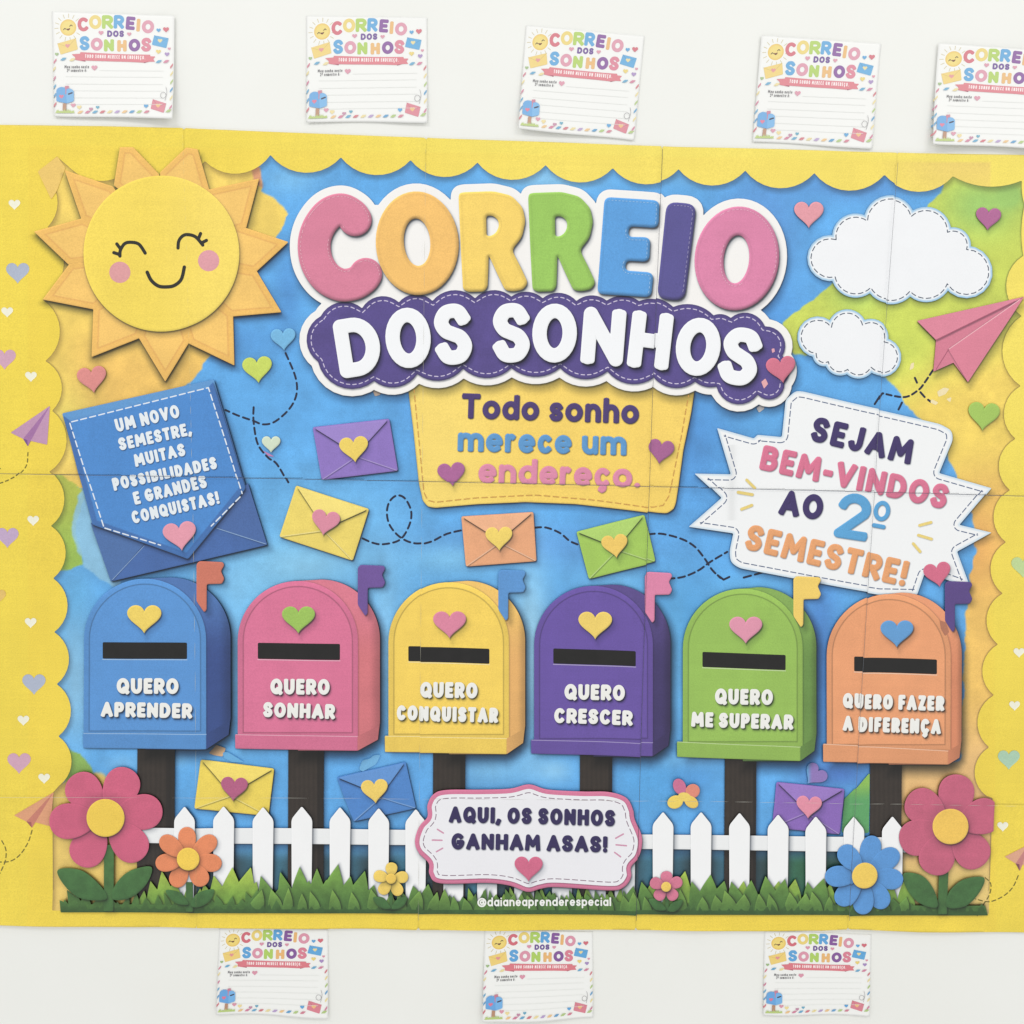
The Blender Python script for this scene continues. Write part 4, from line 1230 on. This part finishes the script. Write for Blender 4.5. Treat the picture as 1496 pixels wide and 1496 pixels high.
b1 = [blade(*q) for q in [(222, 1284, 231, 12), (238.6, 1269, 246, 13), (256, 1282, 258, 11), (314, 1276, 324, 14), (341, 1264, 338, 15), (368, 1264, 353, 14), (376, 1285, 363, 12), (300, 1288, 306, 11),
                          (1000, 1270, 991, 14), (1160, 1281, 1154, 12), (1211, 1288, 1205, 11), (1136, 1284, 1130, 12), (1300, 1288, 1294, 12), (1318, 1284, 1322, 12), (1085, 1284, 1080, 11), (955, 1280, 950, 11)]]
b1 += blades(11, 690, 930, 15, 1298, 6, 1325, 7, .2) + blades(3, 210, 372, 17, 1297, 8, 1325, 8, .25)
add("grass", union_polys(b1, []) & CLIP, gcol((160, 190, 62), (104, 150, 50), 1268, 1318), h=1.0, shadow=((1.2, .4, 1.6, .5), (3, 0, 4, .25)), bevel=(.12, 3), label="light green printed grass blades behind the darker turf")
b2 = [blade(*q) for q in [(438.6, 1264, 441, 14), (464, 1266, 464, 12), (494.8, 1260, 484, 15), (513, 1277, 504, 12), (410.5, 1271, 423, 13), (382, 1277, 396, 14), (412, 1291, 406, 10), (534, 1269, 520, 13), (547, 1290, 537, 12), (604, 1291, 612, 13), (626, 1288, 622, 11), (588, 1300, 592, 10), (452, 1284, 452, 12), (478, 1282, 475, 12),
                          (1037, 1275, 1032, 14), (1009, 1285, 1020, 12), (1057, 1284, 1046, 12), (1066.7, 1285, 1077, 13), (1096, 1283, 1094, 12), (1116.7, 1277, 1123, 14), (1144.8, 1281, 1136, 12), (1177, 1285, 1185, 12), (1201, 1280, 1189, 14), (936, 1285, 945, 12), (924, 1290, 918, 10), (990, 1296, 985, 11)]]
b2 += blades(7, 372, 640, 34, 1302, 7, 1326, 8, .35) + blades(9, 925, 1330, 34, 1304, 7, 1326, 8, .35) + blades(13, 660, 925, 13, 1301, 6, 1326, 7, .3) + blades(15, 100, 372, 16, 1306, 7, 1326, 7, .35)
add("grass", union_polys(b2, [[(95, 1318), (1436, 1320), (1440, 1334), (840, 1332.5), (420, 1330.5), (92, 1329)], [(370, 1316), (640, 1317), (640, 1326), (370, 1326)], [(920, 1318), (1330, 1318), (1330, 1327), (920, 1327)], [(640, 1314), (930, 1314), (930, 1326), (640, 1326)]]) & CLIP, gcol((106, 154, 56), (62, 104, 44), 1270, 1326), h=.9, shadow=((1.0, -.4, 1.6, .5), (2.5, -1, 4, .25)), bevel=(.2, 3), label="mid green printed turf with pointed blades")
b4 = blades(31, 375, 660, 23, 1300, 7, 1330, 10, .3) + blades(33, 925, 1330, 23, 1302, 7, 1331, 10, .3) + blades(35, 665, 925, 21, 1306, 5, 1330, 8, .3)
add("grass", union_polys(b4, []) & CLIP, gcol((112, 156, 60), (70, 112, 46), 1296, 1330), h=.9, shadow=((1.0, -.3, 1.4, .45), (2.2, -1, 3.5, .25)), bevel=(.22, 3), label="mid green printed blades in front of the turf")
b3 = blades(21, 90, 420, 12, 1316, 6, 1331, 6, .4) + blades(23, 1000, 1430, 12, 1320, 5, 1333, 5, .4) + blades(25, 420, 640, 14, 1321, 5, 1332, 6, .3)
b3 += [[(84, 1309.5), (100, 1316), (106, 1328), (93, 1328)], [(100, 1297), (112, 1306), (122, 1314), (118, 1328), (104, 1328)]]
add("grass", union_polys(b3, [[(92, 1324), (1436, 1328), (1440, 1334), (840, 1332.5), (420, 1330.5), (92, 1329)]]) & CLIP, gcol((66, 108, 48), (48, 84, 38), 1312, 1330), h=.9, bevel=(.1, 2), label="dark green printed turf along the bottom edge")

# --- flowers
def flower(cx, cy, petals, pl, pw, disc, col, dcol, stem, lab, clip=None, dk=.1):
    col = np.array(col, float)
    first = None
    ps = []
    for (x, y) in petals:
        a = math.degrees(math.atan2(y - cy, x - cx))
        d = math.hypot(x - cx, y - cy)
        q_ = np.linspace(0, 2 * math.pi, 44, endpoint=False)
        t_ = (1 - np.cos(q_)) / 2
        r0, r1 = disc * .45, d + pl / 2
        e = np.stack([r0 + (r1 - r0) * t_ - d, pw / 2 * np.sin(q_) * (.70 + .42 * t_)], 1)
        c, s = math.cos(math.radians(a)), math.sin(math.radians(a))
        q = np.stack([x + c * e[:, 0] - s * e[:, 1], y + s * e[:, 0] + c * e[:, 1]], 1)
        ps.append(q)
    root = None
    if stem:
        root = add("flower", poly(stem[0], 2), gcol((66, 114, 54), (58, 102, 48), cy, 1330), h=.9, shadow=SH_SOFT, bevel=(.14, 2.5), label=lab)
        for lf in stem[1:]:
            add("leaf", poly(catmull(lf, 8, True)), gcol((68, 118, 56), (54, 100, 48), cy, 1330), root, h=.9, shadow=((1, 1.5, 2, .4), (2, 4, 5, .25)), bevel=(.16, 4))
    else:
        root = add("flower", circle(cx, cy, disc * 1.3), tuple(col * .9), h=.8, label=lab)
    for q in ps:
        s_ = poly(q)
        if clip is not None:
            s_ = s_ & clip

        def pc(P, D, cx=cx, cy=cy):
            rr = np.hypot(P[:, 0] - cx, P[:, 1] - cy)
            return col[None] * (1 + .03 * wob(P, 3, col[2]) - dk * smooth(disc + pl * .3, disc, rr))[:, None]
        add("petal", s_, pc, root, h=.85, shadow=((.6, 1.2, 1.6, .38), (2.4, 4, 6, .22)), bevel=(.14, 3))
    dc = np.array(dcol, float)
    add("disc", circle(cx, cy, disc), tuple(dc), root, h=.8, shadow=((.8, 1.8, 1.8, .4), (2, 4, 5, .2)), bevel=(.14, 3))


zz = Z
flower(156.4, 1192.4, zz([(448, 690), (640, 665), (752, 797), (683, 962), (468, 985), (368, 845)]), 57, 56, 27.7, (208, 86, 120), (242, 202, 64),
       [[(154, 1232), (168.5, 1232), (168, 1328), (154, 1328)], zz([(560, 1250), (430, 1245), (345, 1180), (310, 1098), (430, 1100), (530, 1180)]), zz([(598, 1250), (605, 1180), (680, 1105), (795, 1082), (770, 1170), (690, 1240)])], "large pink printed flower at the left of the fence")
flower(277.3, 1251.4, zz([(982, 928), (1085, 962), (1105, 1060), (1045, 1128), (938, 1132), (872, 1058), (888, 962)]), 31, 28, 16.4, (232, 130, 82), (246, 204, 66),
       [[(274, 1285), (284, 1285), (284.5, 1328), (274, 1328)], zz([(985, 1275), (930, 1270), (890, 1240), (873, 1200), (940, 1210), (980, 1250)]), zz([(1005, 1280), (1020, 1230), (1060, 1205), (1120, 1200), (1100, 1255), (1050, 1285)])], "orange printed flower with a yellow disc")
flower(572, 1280.6, [(572.5, 1267.5), (586.5, 1278.7), (580.4, 1295.5), (562.7, 1294), (557, 1277.3)], 21, 18.5, 7.4, (240, 204, 88), (238, 196, 76),
       [[(569, 1292), (574.5, 1292), (574, 1326), (570, 1326)], [(571, 1324), (560, 1324), (551, 1318), (546, 1308), (560, 1308), (569, 1318)], [(573, 1324), (577, 1314), (586, 1308), (595, 1308), (592, 1318), (583, 1324)]], "small yellow printed flower in front of the fence")
CLIPR = Sh(lambda P: P[:, 0] - (1449.5 - (P[:, 1] - 1170) * .035), (1300, 1100, 1450, 1300))
flower(1385.7, 1204.8, [(1394, 1156), (1346, 1176), (1338, 1221), (1366.5, 1249), (1416, 1240), (1432, 1190)], 54, 56, 26, (196, 86, 116), (240, 192, 74),
       [[(1370, 1250), (1384, 1250), (1380, 1332), (1367, 1332)], [(1366, 1322), (1340, 1316), (1322, 1295), (1318, 1273), (1345, 1277), (1362, 1298)], [(1381, 1322), (1384, 1300), (1405, 1282), (1434, 1279), (1428, 1300), (1408, 1320)]], "large rose pink printed flower at the right of the fence", CLIPR)
flower(1260.7, 1275.8, [(1269.5, 1237), (1294, 1252), (1297.5, 1281), (1281, 1306), (1258.5, 1312), (1234, 1303), (1222, 1277), (1238, 1249)], 39, 33, 18.8, (78, 146, 218), (242, 202, 78), None, "blue printed flower with a yellow disc")

# --- butterfly of petals
bf = add("butterfly", ellipse(991.5, 1146.7, 9, 12, -25), (206, 104, 144), h=.7, shadow=SH_SOFT, bevel=(.14, 2), label="small printed butterfly of pink and yellow petals above the fence")
add("wing", ellipse(1010.5, 1153, 10.5, 10, -30), (226, 130, 108), bf, h=.7, shadow=SH_SOFT, bevel=(.14, 2))
add("wing", ellipse(985, 1169, 11.5, 9.5, -20), (240, 208, 84), bf, h=.7, shadow=SH_SOFT, bevel=(.14, 2))
add("wing", ellipse(1008.5, 1169, 11, 8, 35), (238, 198, 82), bf, h=.7, shadow=SH_SOFT, bevel=(.14, 2))
add("body", ellipse(998.5, 1161.5, 9.5, 6.5, 10), (238, 206, 92), bf, h=.7)

# --- plaque
PQ = catmull([(607, 1224), (614, 1203), (625, 1190), (625, 1173), (633.6, 1157.5), (652, 1151.5), (700, 1151), (745, 1149.5), (772.8, 1143.5), (800, 1151), (850, 1153.5), (888, 1154), (913.7, 1162), (923.5, 1179), (926, 1193), (936.7, 1221), (933, 1246), (920.7, 1262), (920.7, 1277), (910, 1292), (888, 1297), (812.6, 1292.6), (790, 1295), (770.5, 1299.7), (745, 1291), (711, 1287), (643.5, 1287), (628, 1274), (626.7, 1257.5), (611, 1240.7)], 6, True)
pq = add("plaque", poly(PQ), (214, 112, 150), h=.9, shadow=((1, 2, 1.8, .5), (3, 6, 7, .35)), bevel=(.2, 3.5), label="white printed plaque with a pink rim reading AQUI, OS SONHOS GANHAM ASAS!")
add("face", poly(PQ).grow(-6.5), (234, 234, 240), pq, h=1.0, shadow=((.6, 1, 1.4, .35),))
add("stitching", stroke(dashes(offset_poly(PQ, 12), 8, 4, True), 1.2) & poly(PQ).grow(-9), (126, 96, 118), pq, h=.6)
add("lettering", text("AQUI, OS SONHOS", (656, 1199), (897.5, 1204), 24, 6.6, .1, .38), (46, 36, 88), pq, h=.65, shadow=SHL, bevel=(.25, 2.2))
add("lettering", text("GANHAM ASAS!", (659.5, 1238), (886.3, 1242.3), 24, 6.6, .1, .38), (46, 36, 88), pq, h=.65, shadow=SHL, bevel=(.25, 2.2))
add("sparkle", stroke([[(639.4, 1208.5), (648, 1214)], [(632, 1224), (646, 1224.5)], [(638, 1241), (647, 1236)], [(898.5, 1221), (909.5, 1214.7)], [(899, 1230.5), (914, 1231.5)], [(897, 1241.6), (905.5, 1247.7)]], 2.2), (208, 142, 172), pq, h=.5)
add("heart", heart(772, 1267, 41), (212, 96, 132), pq, h=.8, shadow=SH_SOFT, bevel=(.18, 3))
flower(972, 1292.6, [(972.5, 1280.5), (985.5, 1287), (979.8, 1302.5), (963.8, 1302.5), (958.6, 1288)], 21, 18.5, 7.2, (216, 112, 142), (240, 200, 84),
       [[(970.5, 1302), (976, 1302), (975.5, 1328), (970.5, 1328)], [(971, 1326), (958, 1326), (950, 1319), (947, 1310), (960, 1311), (969, 1320)], [(975, 1327), (978, 1318), (986, 1313), (996, 1312), (992, 1322), (984, 1328)]], "small pink printed flower right of the plaque")

# --- signature line on the grass
add("lettering", text("@daianeaprenderespecial", (697.5, 1320.5), (891.8, 1319.5), 12.6, 2.35, .11), (238, 240, 236), h=.45)

# --- visible seams where the sheets are pasted over each other
yy = np.linspace(180, 1360, 60)
for kx, (sp_, c, w) in enumerate([(SEAM_XP[0], (214, 200, 130), .3), (SEAM_XP[1], (170, 168, 150), .35), (SEAM_XP[2], (64, 66, 80), .6), (SEAM_XP[3], (92, 96, 104), .5)]):
    l = np.stack([np.polyval(sp_, yy), yy], 1)
    l = l[(l[:, 1] > np.interp(l[:, 0], *TOP_P) + 2) & (l[:, 1] < np.interp(l[:, 0], *BOT_P) - 2)]
    add("sheet_seam", stroke([l], w), c, h=.45, mat=M_EDGE)
xx = np.linspace(-38, 1540, 80)
add("sheet_seam", stroke([np.stack([xx, np.polyval(SEAM_A, xx)], 1)], .6), (84, 92, 112), h=.45, mat=M_EDGE)
add("sheet_seam", stroke([np.stack([xx, np.polyval(SEAM_B, xx)], 1)], .35), (196, 196, 186), h=.45, mat=M_EDGE)


# ------------------------------------------------------------------ build the poster meshes
def cast(P, c, k):
    """ink of the shapes printed over this one darkens it along their edges (the artwork's printed drop shadows)"""
    lo, hi = P.min(0), P.max(0)
    keep = np.ones(len(P))
    for q in PARTS[k + 1:]:
        if not q['shadow']:
            continue
        b = q['sh'].bb
        for (dx, dy, bl, st) in q['shadow']:
            x0, y0, x1, y1 = b[0] + dx - bl, b[1] + dy - bl, b[2] + dx + bl, b[3] + dy + bl
            if x0 > hi[0] or x1 < lo[0] or y0 > hi[1] or y1 < lo[1]:
                continue
            m = np.nonzero((P[:, 0] > x0) & (P[:, 0] < x1) & (P[:, 1] > y0) & (P[:, 1] < y1))[0]
            if not len(m):
                continue
            d = q['sh'].near(P[m] - np.array([dx, dy]))
            keep[m] *= 1 - st * smooth(bl, -bl, d)
    keep = np.maximum(keep, .22)
    return c * np.stack([keep ** 1.05, keep, keep ** .92], 1)


poster = bpy.data.objects.new("poster", None)
ctr = (.0, -.001, 0.0)
poster.location = ctr
poster["label"] = "large yellow-bordered paper poster of six mailboxes titled CORREIO DOS SONHOS, pasted on the wall"
poster["category"] = "poster"
COL.objects.link(poster)
LIGHT = np.array([-.5, -.86])
OBJ = {}
order = {}
for k, d in enumerate(PARTS):
    r = march(d['sh'], d['h'])
    if r is None:
        continue
    P, faces = r
    D = d['sh'](P)
    c = d['col'](P, D)
    if d['bevel']:
        stg, wd = d['bevel']
        m = D > -wd * 1.05
        if m.any():
            e = .5
            Q = P[m]
            gx = d['sh'](Q + np.array([e, 0])) - d['sh'](Q - np.array([e, 0]))
            gy = d['sh'](Q + np.array([0, e])) - d['sh'](Q - np.array([0, e]))
            nn = np.sqrt(gx * gx + gy * gy) + 1e-6
            litv = (gx * LIGHT[0] + gy * LIGHT[1]) / nn
            am = np.clip(1 + D[m] / wd, 0, 1) ** 1.4
            c = c.copy()
            c[m] *= (1 + stg * am * np.where(litv > 0, litv * .55, litv))[:, None]
    lum = c @ np.array([.3, .59, .11])
    c = lum[:, None] + (c - lum[:, None]) * .92         # inkjet gamut: a little duller and paler than the artwork
    c = c + .05 * (238 - c) * np.clip(lum / 110, 0, 1)[:, None]
    c = cast(P, c, k)
    if d['name'] not in ('paper_sheet', 'sheet_seam'):
        P = paste_shift(P)
    x, z = wall_xy(P)
    y = -(relief(P) + (k - 14 if k > 14 else 0) * DZ * .55)
    co = np.stack([x - ctr[0], y - ctr[1], z - ctr[2]], 1)
    me = mesh_from(d['name'], co, [f[:, ::-1] for f in faces], lin(c), d['mat'])
    o = bpy.data.objects.new(d['name'], me)
    COL.objects.link(o)
    o.parent = OBJ[id(d['parent'])] if d['parent'] is not None else poster
    if d['label']:
        o["label"] = d['label']
    OBJ[id(d)] = o
    if d['name'] == 'grass':
        o['kind'] = 'stuff'
    if d['name'] == "paper_sheet":
        sm = o.modifiers.new("thickness", 'SOLIDIFY')
        sm.thickness = .00018
        sm.offset = -1

# ------------------------------------------------------------------ the eight small cards
CARD = []


def cadd(name, sh, col, parent=None, h=5.0):
    if not callable(col):
        cc_ = np.array(col, float)
        col = lambda P, D: np.repeat(cc_[None], len(P), 0)
    d = dict(name=name, sh=sh, col=col, parent=parent, h=h)
    CARD.append(d)
    return d


def homography(src, dst):
    A, b = [], []
    for (x, y), (u, v) in zip(src, dst):
        A.append([x, y, 1, 0, 0, 0, -u * x, -u * y]); b.append(u)
        A.append([0, 0, 0, x, y, 1, -v * x, -v * y]); b.append(v)
    return np.append(np.linalg.solve(np.array(A, float), np.array(b, float)), 1).reshape(3, 3)


def hmap(Hm, P):
    q = np.concatenate([P, np.ones((len(P), 1))], 1) @ Hm.T
    return q[:, :2] / q[:, 2:]


UNIT = [(0, 0), (1, 0), (1, 1), (0, 1)]
H0 = homography([(107, 112), (1336, 163), (1328, 1197), (138, 1160)], UNIT)
cp = cadd("card_paper", None, (240, 241, 239))
CPK, CYE, CGR, CBL, CPU, COR, CRO, CRD = (214, 118, 140), (232, 206, 112), (168, 202, 88), (82, 156, 214), (122, 74, 146), (230, 176, 108), (216, 142, 164), (206, 98, 112)
s_ = cadd("sun", circle(273, 275, 82), lambda P, D: lerp(np.array([[238, 212, 112.]]), np.array([[232, 192, 92.]]), smooth(-30, 0, D)))
rl = []
for a in range(0, 360, 24):
    c, sn = math.cos(math.radians(a + 8)), math.sin(math.radians(a + 8))
    rl.append([(273 + 100 * c, 275 + 100 * sn), (273 + 136 * c, 275 + 136 * sn)])
cadd("ray", stroke(rl, 8), (206, 196, 158), s_)
cadd("eye", stroke([np.array(catmull([(227, 298), (238, 284), (251, 292)], 5))], 8), (58, 46, 36), s_, 3)
cadd("eye", stroke([np.array(catmull([(289, 264), (301, 250), (314, 259)], 5))], 8), (58, 46, 36), s_, 3)
cadd("mouth", poly([(253, 286), (274, 287), (293, 278), (290, 294), (276, 306), (262, 302)], 5), (96, 48, 36), s_, 3)
for (ch, x, y, w, h_, r, c) in [('C', 425, 245, 116, 140, -4, CRD), ('O', 545, 222, 126, 140, -3, CYE), ('R', 668, 222, 112, 136, 0, CGR), ('R', 782, 222, 104, 136, 2, CBL), ('E', 898, 236, 92, 132, 5, CPU), ('I', 978, 256, 40, 128, 4, COR), ('O', 1072, 272, 122, 130, 6, CRO),
                                ('S', 438, 433, 102, 142, 0, CBL), ('O', 560, 443, 120, 128, 0, CRO), ('N', 682, 455, 100, 122, 0, CGR), ('H', 812, 461, 94, 116, 0, COR), ('O', 937, 455, 116, 126, 0, CPU), ('S', 1055, 451, 102, 138, 3, CPK)]:
    cadd("letter", letter(ch, x, y, w, h_, 36, r), c)
cadd("lettering", text("DOS", (664, 371), (832, 373), 64, 17, .12), (96, 66, 140), h=4)
for (q, c, hc, hx, hy, hw) in [([(165, 435), (350, 383), (371, 495), (198, 546)], (236, 204, 112), (222, 140, 140), 268, 462, 48), ([(1135, 358), (1278, 388), (1255, 487), (1110, 452)], (84, 160, 216), (232, 214, 150), 1192, 416, 46), ([(1127, 1000), (1263, 1045), (1240, 1139), (1107, 1096)], (214, 120, 136), (234, 184, 120), 1182, 1068, 50)]:
    e = cadd("envelope", poly(q, 8), c)
    q = np.array(q, float)
    vv = (q[0] + q[1]) / 2 * .45 + (q[2] + q[3]) / 2 * .55
    cadd("fold", stroke([q[0], vv, q[1]], 4), tuple(np.array(c) * .85), e, 4)
    cadd("heart", heart(hx, hy, hw), hc, e, 4)
rb = cadd("ribbon", poly([(308, 543), (395, 538), (395, 522), (560, 532), (720, 541), (900, 548), (1096, 552), (1096, 568), (1148, 570), (1124, 596), (1144, 622), (1085, 622), (1050, 632), (880, 622), (720, 617), (560, 611), (440, 606), (440, 616), (345, 600), (345, 572)], 6), (216, 112, 124))
cadd("fold", poly([(395, 600), (448, 606), (446, 618)], 2), (150, 70, 92), rb, 4)
cadd("fold", poly([(1028, 628), (1082, 622), (1035, 636)], 2), (150, 70, 92), rb, 4)
cadd("lettering", text("TODO SONHO MERECE UM ENDEREÇO.", (443, 580), (1046, 599), 36, 6.6, .2, .5), (250, 236, 236), rb, 2.2)
cadd("lettering", text("Meu sonho neste", (238, 684), (484, 684), 32, 4.6, .16, .45), (96, 94, 98), h=2)
cadd("lettering", text("2º semestre é:", (262, 720), (462, 720), 32, 4.6, .16, .45), (96, 94, 98), h=2)
cadd("writing_line", stroke([[(590, 706), (1232, 716)]] + [[(250, y), (1225, y + 14)] for y in (765, 838, 905, 975, 1040)], 3.6), (228, 230, 227), h=1.6)
for (x, y, w, c) in [(603, 334, 50, CRO), (885, 348, 44, CRO), (1178, 311, 44, CBL), (1252, 306, 60, CRD), (1177, 526, 50, CYE), (1285, 496, 32, CRO), (1263, 552, 48, (160, 132, 190)), (160, 545, 38, (150, 180, 120)), (538, 684, 60, CRO), (330, 1055, 48, CRO), (390, 1075, 46, (236, 216, 150)), (508, 1095, 40, (190, 130, 160)), (574, 1078, 36, (90, 160, 190)), (1060, 1073, 44, CBL)]:
    cadd("heart", heart(x, y, w), c)
cyc = [(206, 120, 140), (232, 214, 150), (206, 120, 150), (92, 160, 200), (84, 150, 200), (206, 110, 120), (170, 196, 120), (176, 150, 200), (234, 190, 130)]
ps = []
st = [((143, 612), 0), ((136, 690), 1), ((138, 785), 2), ((140, 868), 3), ((143, 955), 4), ((147, 1045), 5), ((1310, 668), 5), ((1312, 745), 1), ((1313, 828), 6), ((1312, 908), 4), ((1312, 990), 1), ((1308, 1085), 2)]
for (x, y), c in st:
    ps.append((poly([(x - 14, y + 30), (x - 14, y + 6), (x + 14, y - 30), (x + 14, y - 4)], 4), cyc[c]))
for i_, x in enumerate(range(402, 1110, 74)):
    c = [8, 2, 3, 5, 1, 7, 8, 4, 6, 0][i_ % 10]
    y = 1120 + (x - 400) * .012
    ps.append((poly([(x - 34, y + 13), (x - 6, y - 13), (x + 32, y - 13), (x + 6, y + 13)], 5), cyc[c]))
for (x, y, c) in [(228, 592, 3), (318, 598, 1), (1182, 622, 3), (1256, 622, 2), (1290, 1120, 6)]:
    ps.append((poly([(x - 34, y + 14), (x - 6, y - 13), (x + 34, y - 14), (x + 6, y + 13)], 5), cyc[c]))
for q, c in ps:
    cadd("border_dash", q, c)
gb = []
rs = np.random.RandomState(4)
for x in range(165, 345, 12):
    gb.append(np.array([(x - 9, 1128), (x + rs.uniform(-8, 8), 1128 - rs.uniform(22, 48)), (x + 9, 1128)]))
mbx = cadd("mailbox", poly([(160, 905), (172, 884), (205, 870), (262, 880), (315, 892), (334, 912), (337, 1012), (268, 1034), (162, 1012)], 12), (92, 158, 220))
cadd("front", poly([(262, 905), (285, 890), (316, 893), (333, 914), (336, 1010), (268, 1032), (262, 980)], 8), (108, 172, 228), mbx)
cadd("slot", stroke([(284, 942), (318, 930)], 15), (46, 46, 66), mbx, 4)
cadd("flag", poly([(246, 862), (284, 858), (284, 888), (262, 890), (260, 945), (252, 945), (252, 892), (246, 890)], 4), (196, 116, 140), mbx, 4)
cadd("heart", heart(212, 970, 46), (216, 110, 140), mbx, 4)
cadd("post", poly([(228, 1034), (262, 1036), (260, 1104), (226, 1104)], 2), (176, 128, 100), mbx)
cadd("grass", union_polys(gb, [[(150, 1128), (165, 1112), (330, 1112), (348, 1128)]]), (178, 200, 112))
cadd("loop_trail", stroke([np.array(ellpts(1232, 962, 27, 30, 0, 24, 20, 380)), np.array(catmull([(1257, 880), (1268, 930), (1258, 985), (1252, 1015)], 6))], 3.6), (122, 120, 124), h=1.5)

for d in CARD[1:]:
    d['mesh'] = march(d['sh'], d['h'])

n = 44
gu, gv = np.meshgrid(np.linspace(0, 1, n), np.linspace(0, 1, n))
UV = np.stack([gu.ravel(), gv.ravel()], 1)
ii = np.arange(n * n).reshape(n, n)
GF = [np.stack([ii[:-1, :-1].ravel(), ii[:-1, 1:].ravel(), ii[1:, 1:].ravel(), ii[1:, :-1].ravel()], 1)]

CARDS = [
    # corners TL TR BR BL (survey px), lift of TL TR BR BL (mm), bottom wave (mm, phase), label
    ([(76, 17), (256, 24.3), (255.5, 176.5), (80.5, 170.5)], (.3, 2, 5.5, 1), (.6, 1), "white card hung above the smiling sun's left side, at the poster's top left corner"),
    ([(447.5, 23.5), (624, 26), (624.5, 180), (448.3, 179)], (.3, .3, 1.5, 1.0), (.7, 2), "white card hung above the letters C and O of the poster's title"),
    ([(768.5, 37.5), (941.5, 53), (926, 206), (757, 190)], (.4, .4, 1, 4), (.6, 0), "white card hung crooked above the blue E of the title, in the top middle"),
    ([(1111.5, 53), (1287, 64), (1273, 218), (1099, 207.5)], (2, .3, 1, .8), (.6, 3), "white card hung slightly crooked above the big cloud's left end"),
    ([(1369.4, 64), (1548, 77), (1536, 221.5), (1358, 212.5)], (2, 2, 5.5, 5), (.9, 1.5), "white card cut off by the photo's right edge, above the green corner"),
    ([(320.7, 1355), (479.5, 1357), (480, 1485), (317, 1479.5)], (.3, .3, 1.5, 1.5), (1.0, 2.6), "white card tucked under the poster below the yellow envelope with plum heart"),
    ([(708, 1357), (866, 1361), (866, 1486), (705, 1490)], (.3, .3, 1.5, 4.5), (1.1, -1.2), "white card tucked under the poster below the signature on the grass"),
    ([(1116.5, 1359), (1273, 1365), (1269, 1482.5), (1114.5, 1481)], (.3, .3, 1.5, .8), (.9, .6), "white card tucked under the poster below the blue flower"),
]
for idx, (corn, lifts, wave, lab) in enumerate(CARDS):
    Hc = homography(UNIT, corn)
    # the card lies on the wall: corner plan -> wall
    cx_, cz_ = wall_xy(np.array([np.mean(corn, 0)]))
    org = np.array([cx_[0], -.0006, cz_[0]])
    root = bpy.data.objects.new("card", None)
    root.location = org
    root["label"] = lab
    root["category"] = "card"
    root["group"] = "small cards hung round the poster"
    COL.objects.link(root)

    def place(uv, level):
        u, v = uv[:, 0], uv[:, 1]
        P = hmap(Hc, uv)
        wav = wave[0] * np.sin(u * 6.0 + wave[1]) * np.clip(v - .35, 0, 1) ** 1.5
        lift = .75 * ((1 - u) * (1 - v) * lifts[0] + u * (1 - v) * lifts[1]) + v ** 1.8 * ((1 - u) ** 1.4 * lifts[3] + u ** 1.4 * lifts[2]) + .35 + (wav + wave[0] * .5 * np.clip(v - .35, 0, 1) ** 1.5)
        if idx >= 5:
            lift = lift * smooth(-.2, .5, v) + .2
        P = P + np.stack([0 * u, wave[0] * 1.3 * np.sin(u * 6.0 + wave[1]) * v ** 6], 1)
        x, z = wall_xy(P)
        return np.stack([x - org[0], -(lift * 1e-3 + level * DZ) - org[1] - .0006 * 0, z - org[2]], 1)

    objs = {}
    for k, d in enumerate(CARD):
        if k == 0:
            uv, faces = UV, GF
            c = d['col'](uv, None)
        else:
            P, faces = d['mesh']
            uv = hmap(H0, P)
            c = d['col'](P, d['sh'](P) if d['name'] == 'sun' else None)
        if idx < 5:
            c = c + .24 * (240 - c)         # upper cards mixed further towards white
        else:
            c = c + .08 * (240 - c)
        me = mesh_from(d['name'], place(uv, k * .5), [f[:, ::-1] for f in faces], lin(c), M_CARD)
        o = bpy.data.objects.new(d['name'], me)
        COL.objects.link(o)
        o.parent = objs[id(d['parent'])] if d['parent'] is not None else root
        objs[id(d)] = o
        if k == 0:
            sm = o.modifiers.new("thickness", 'SOLIDIFY')
            sm.thickness = .00015
            sm.offset = -1
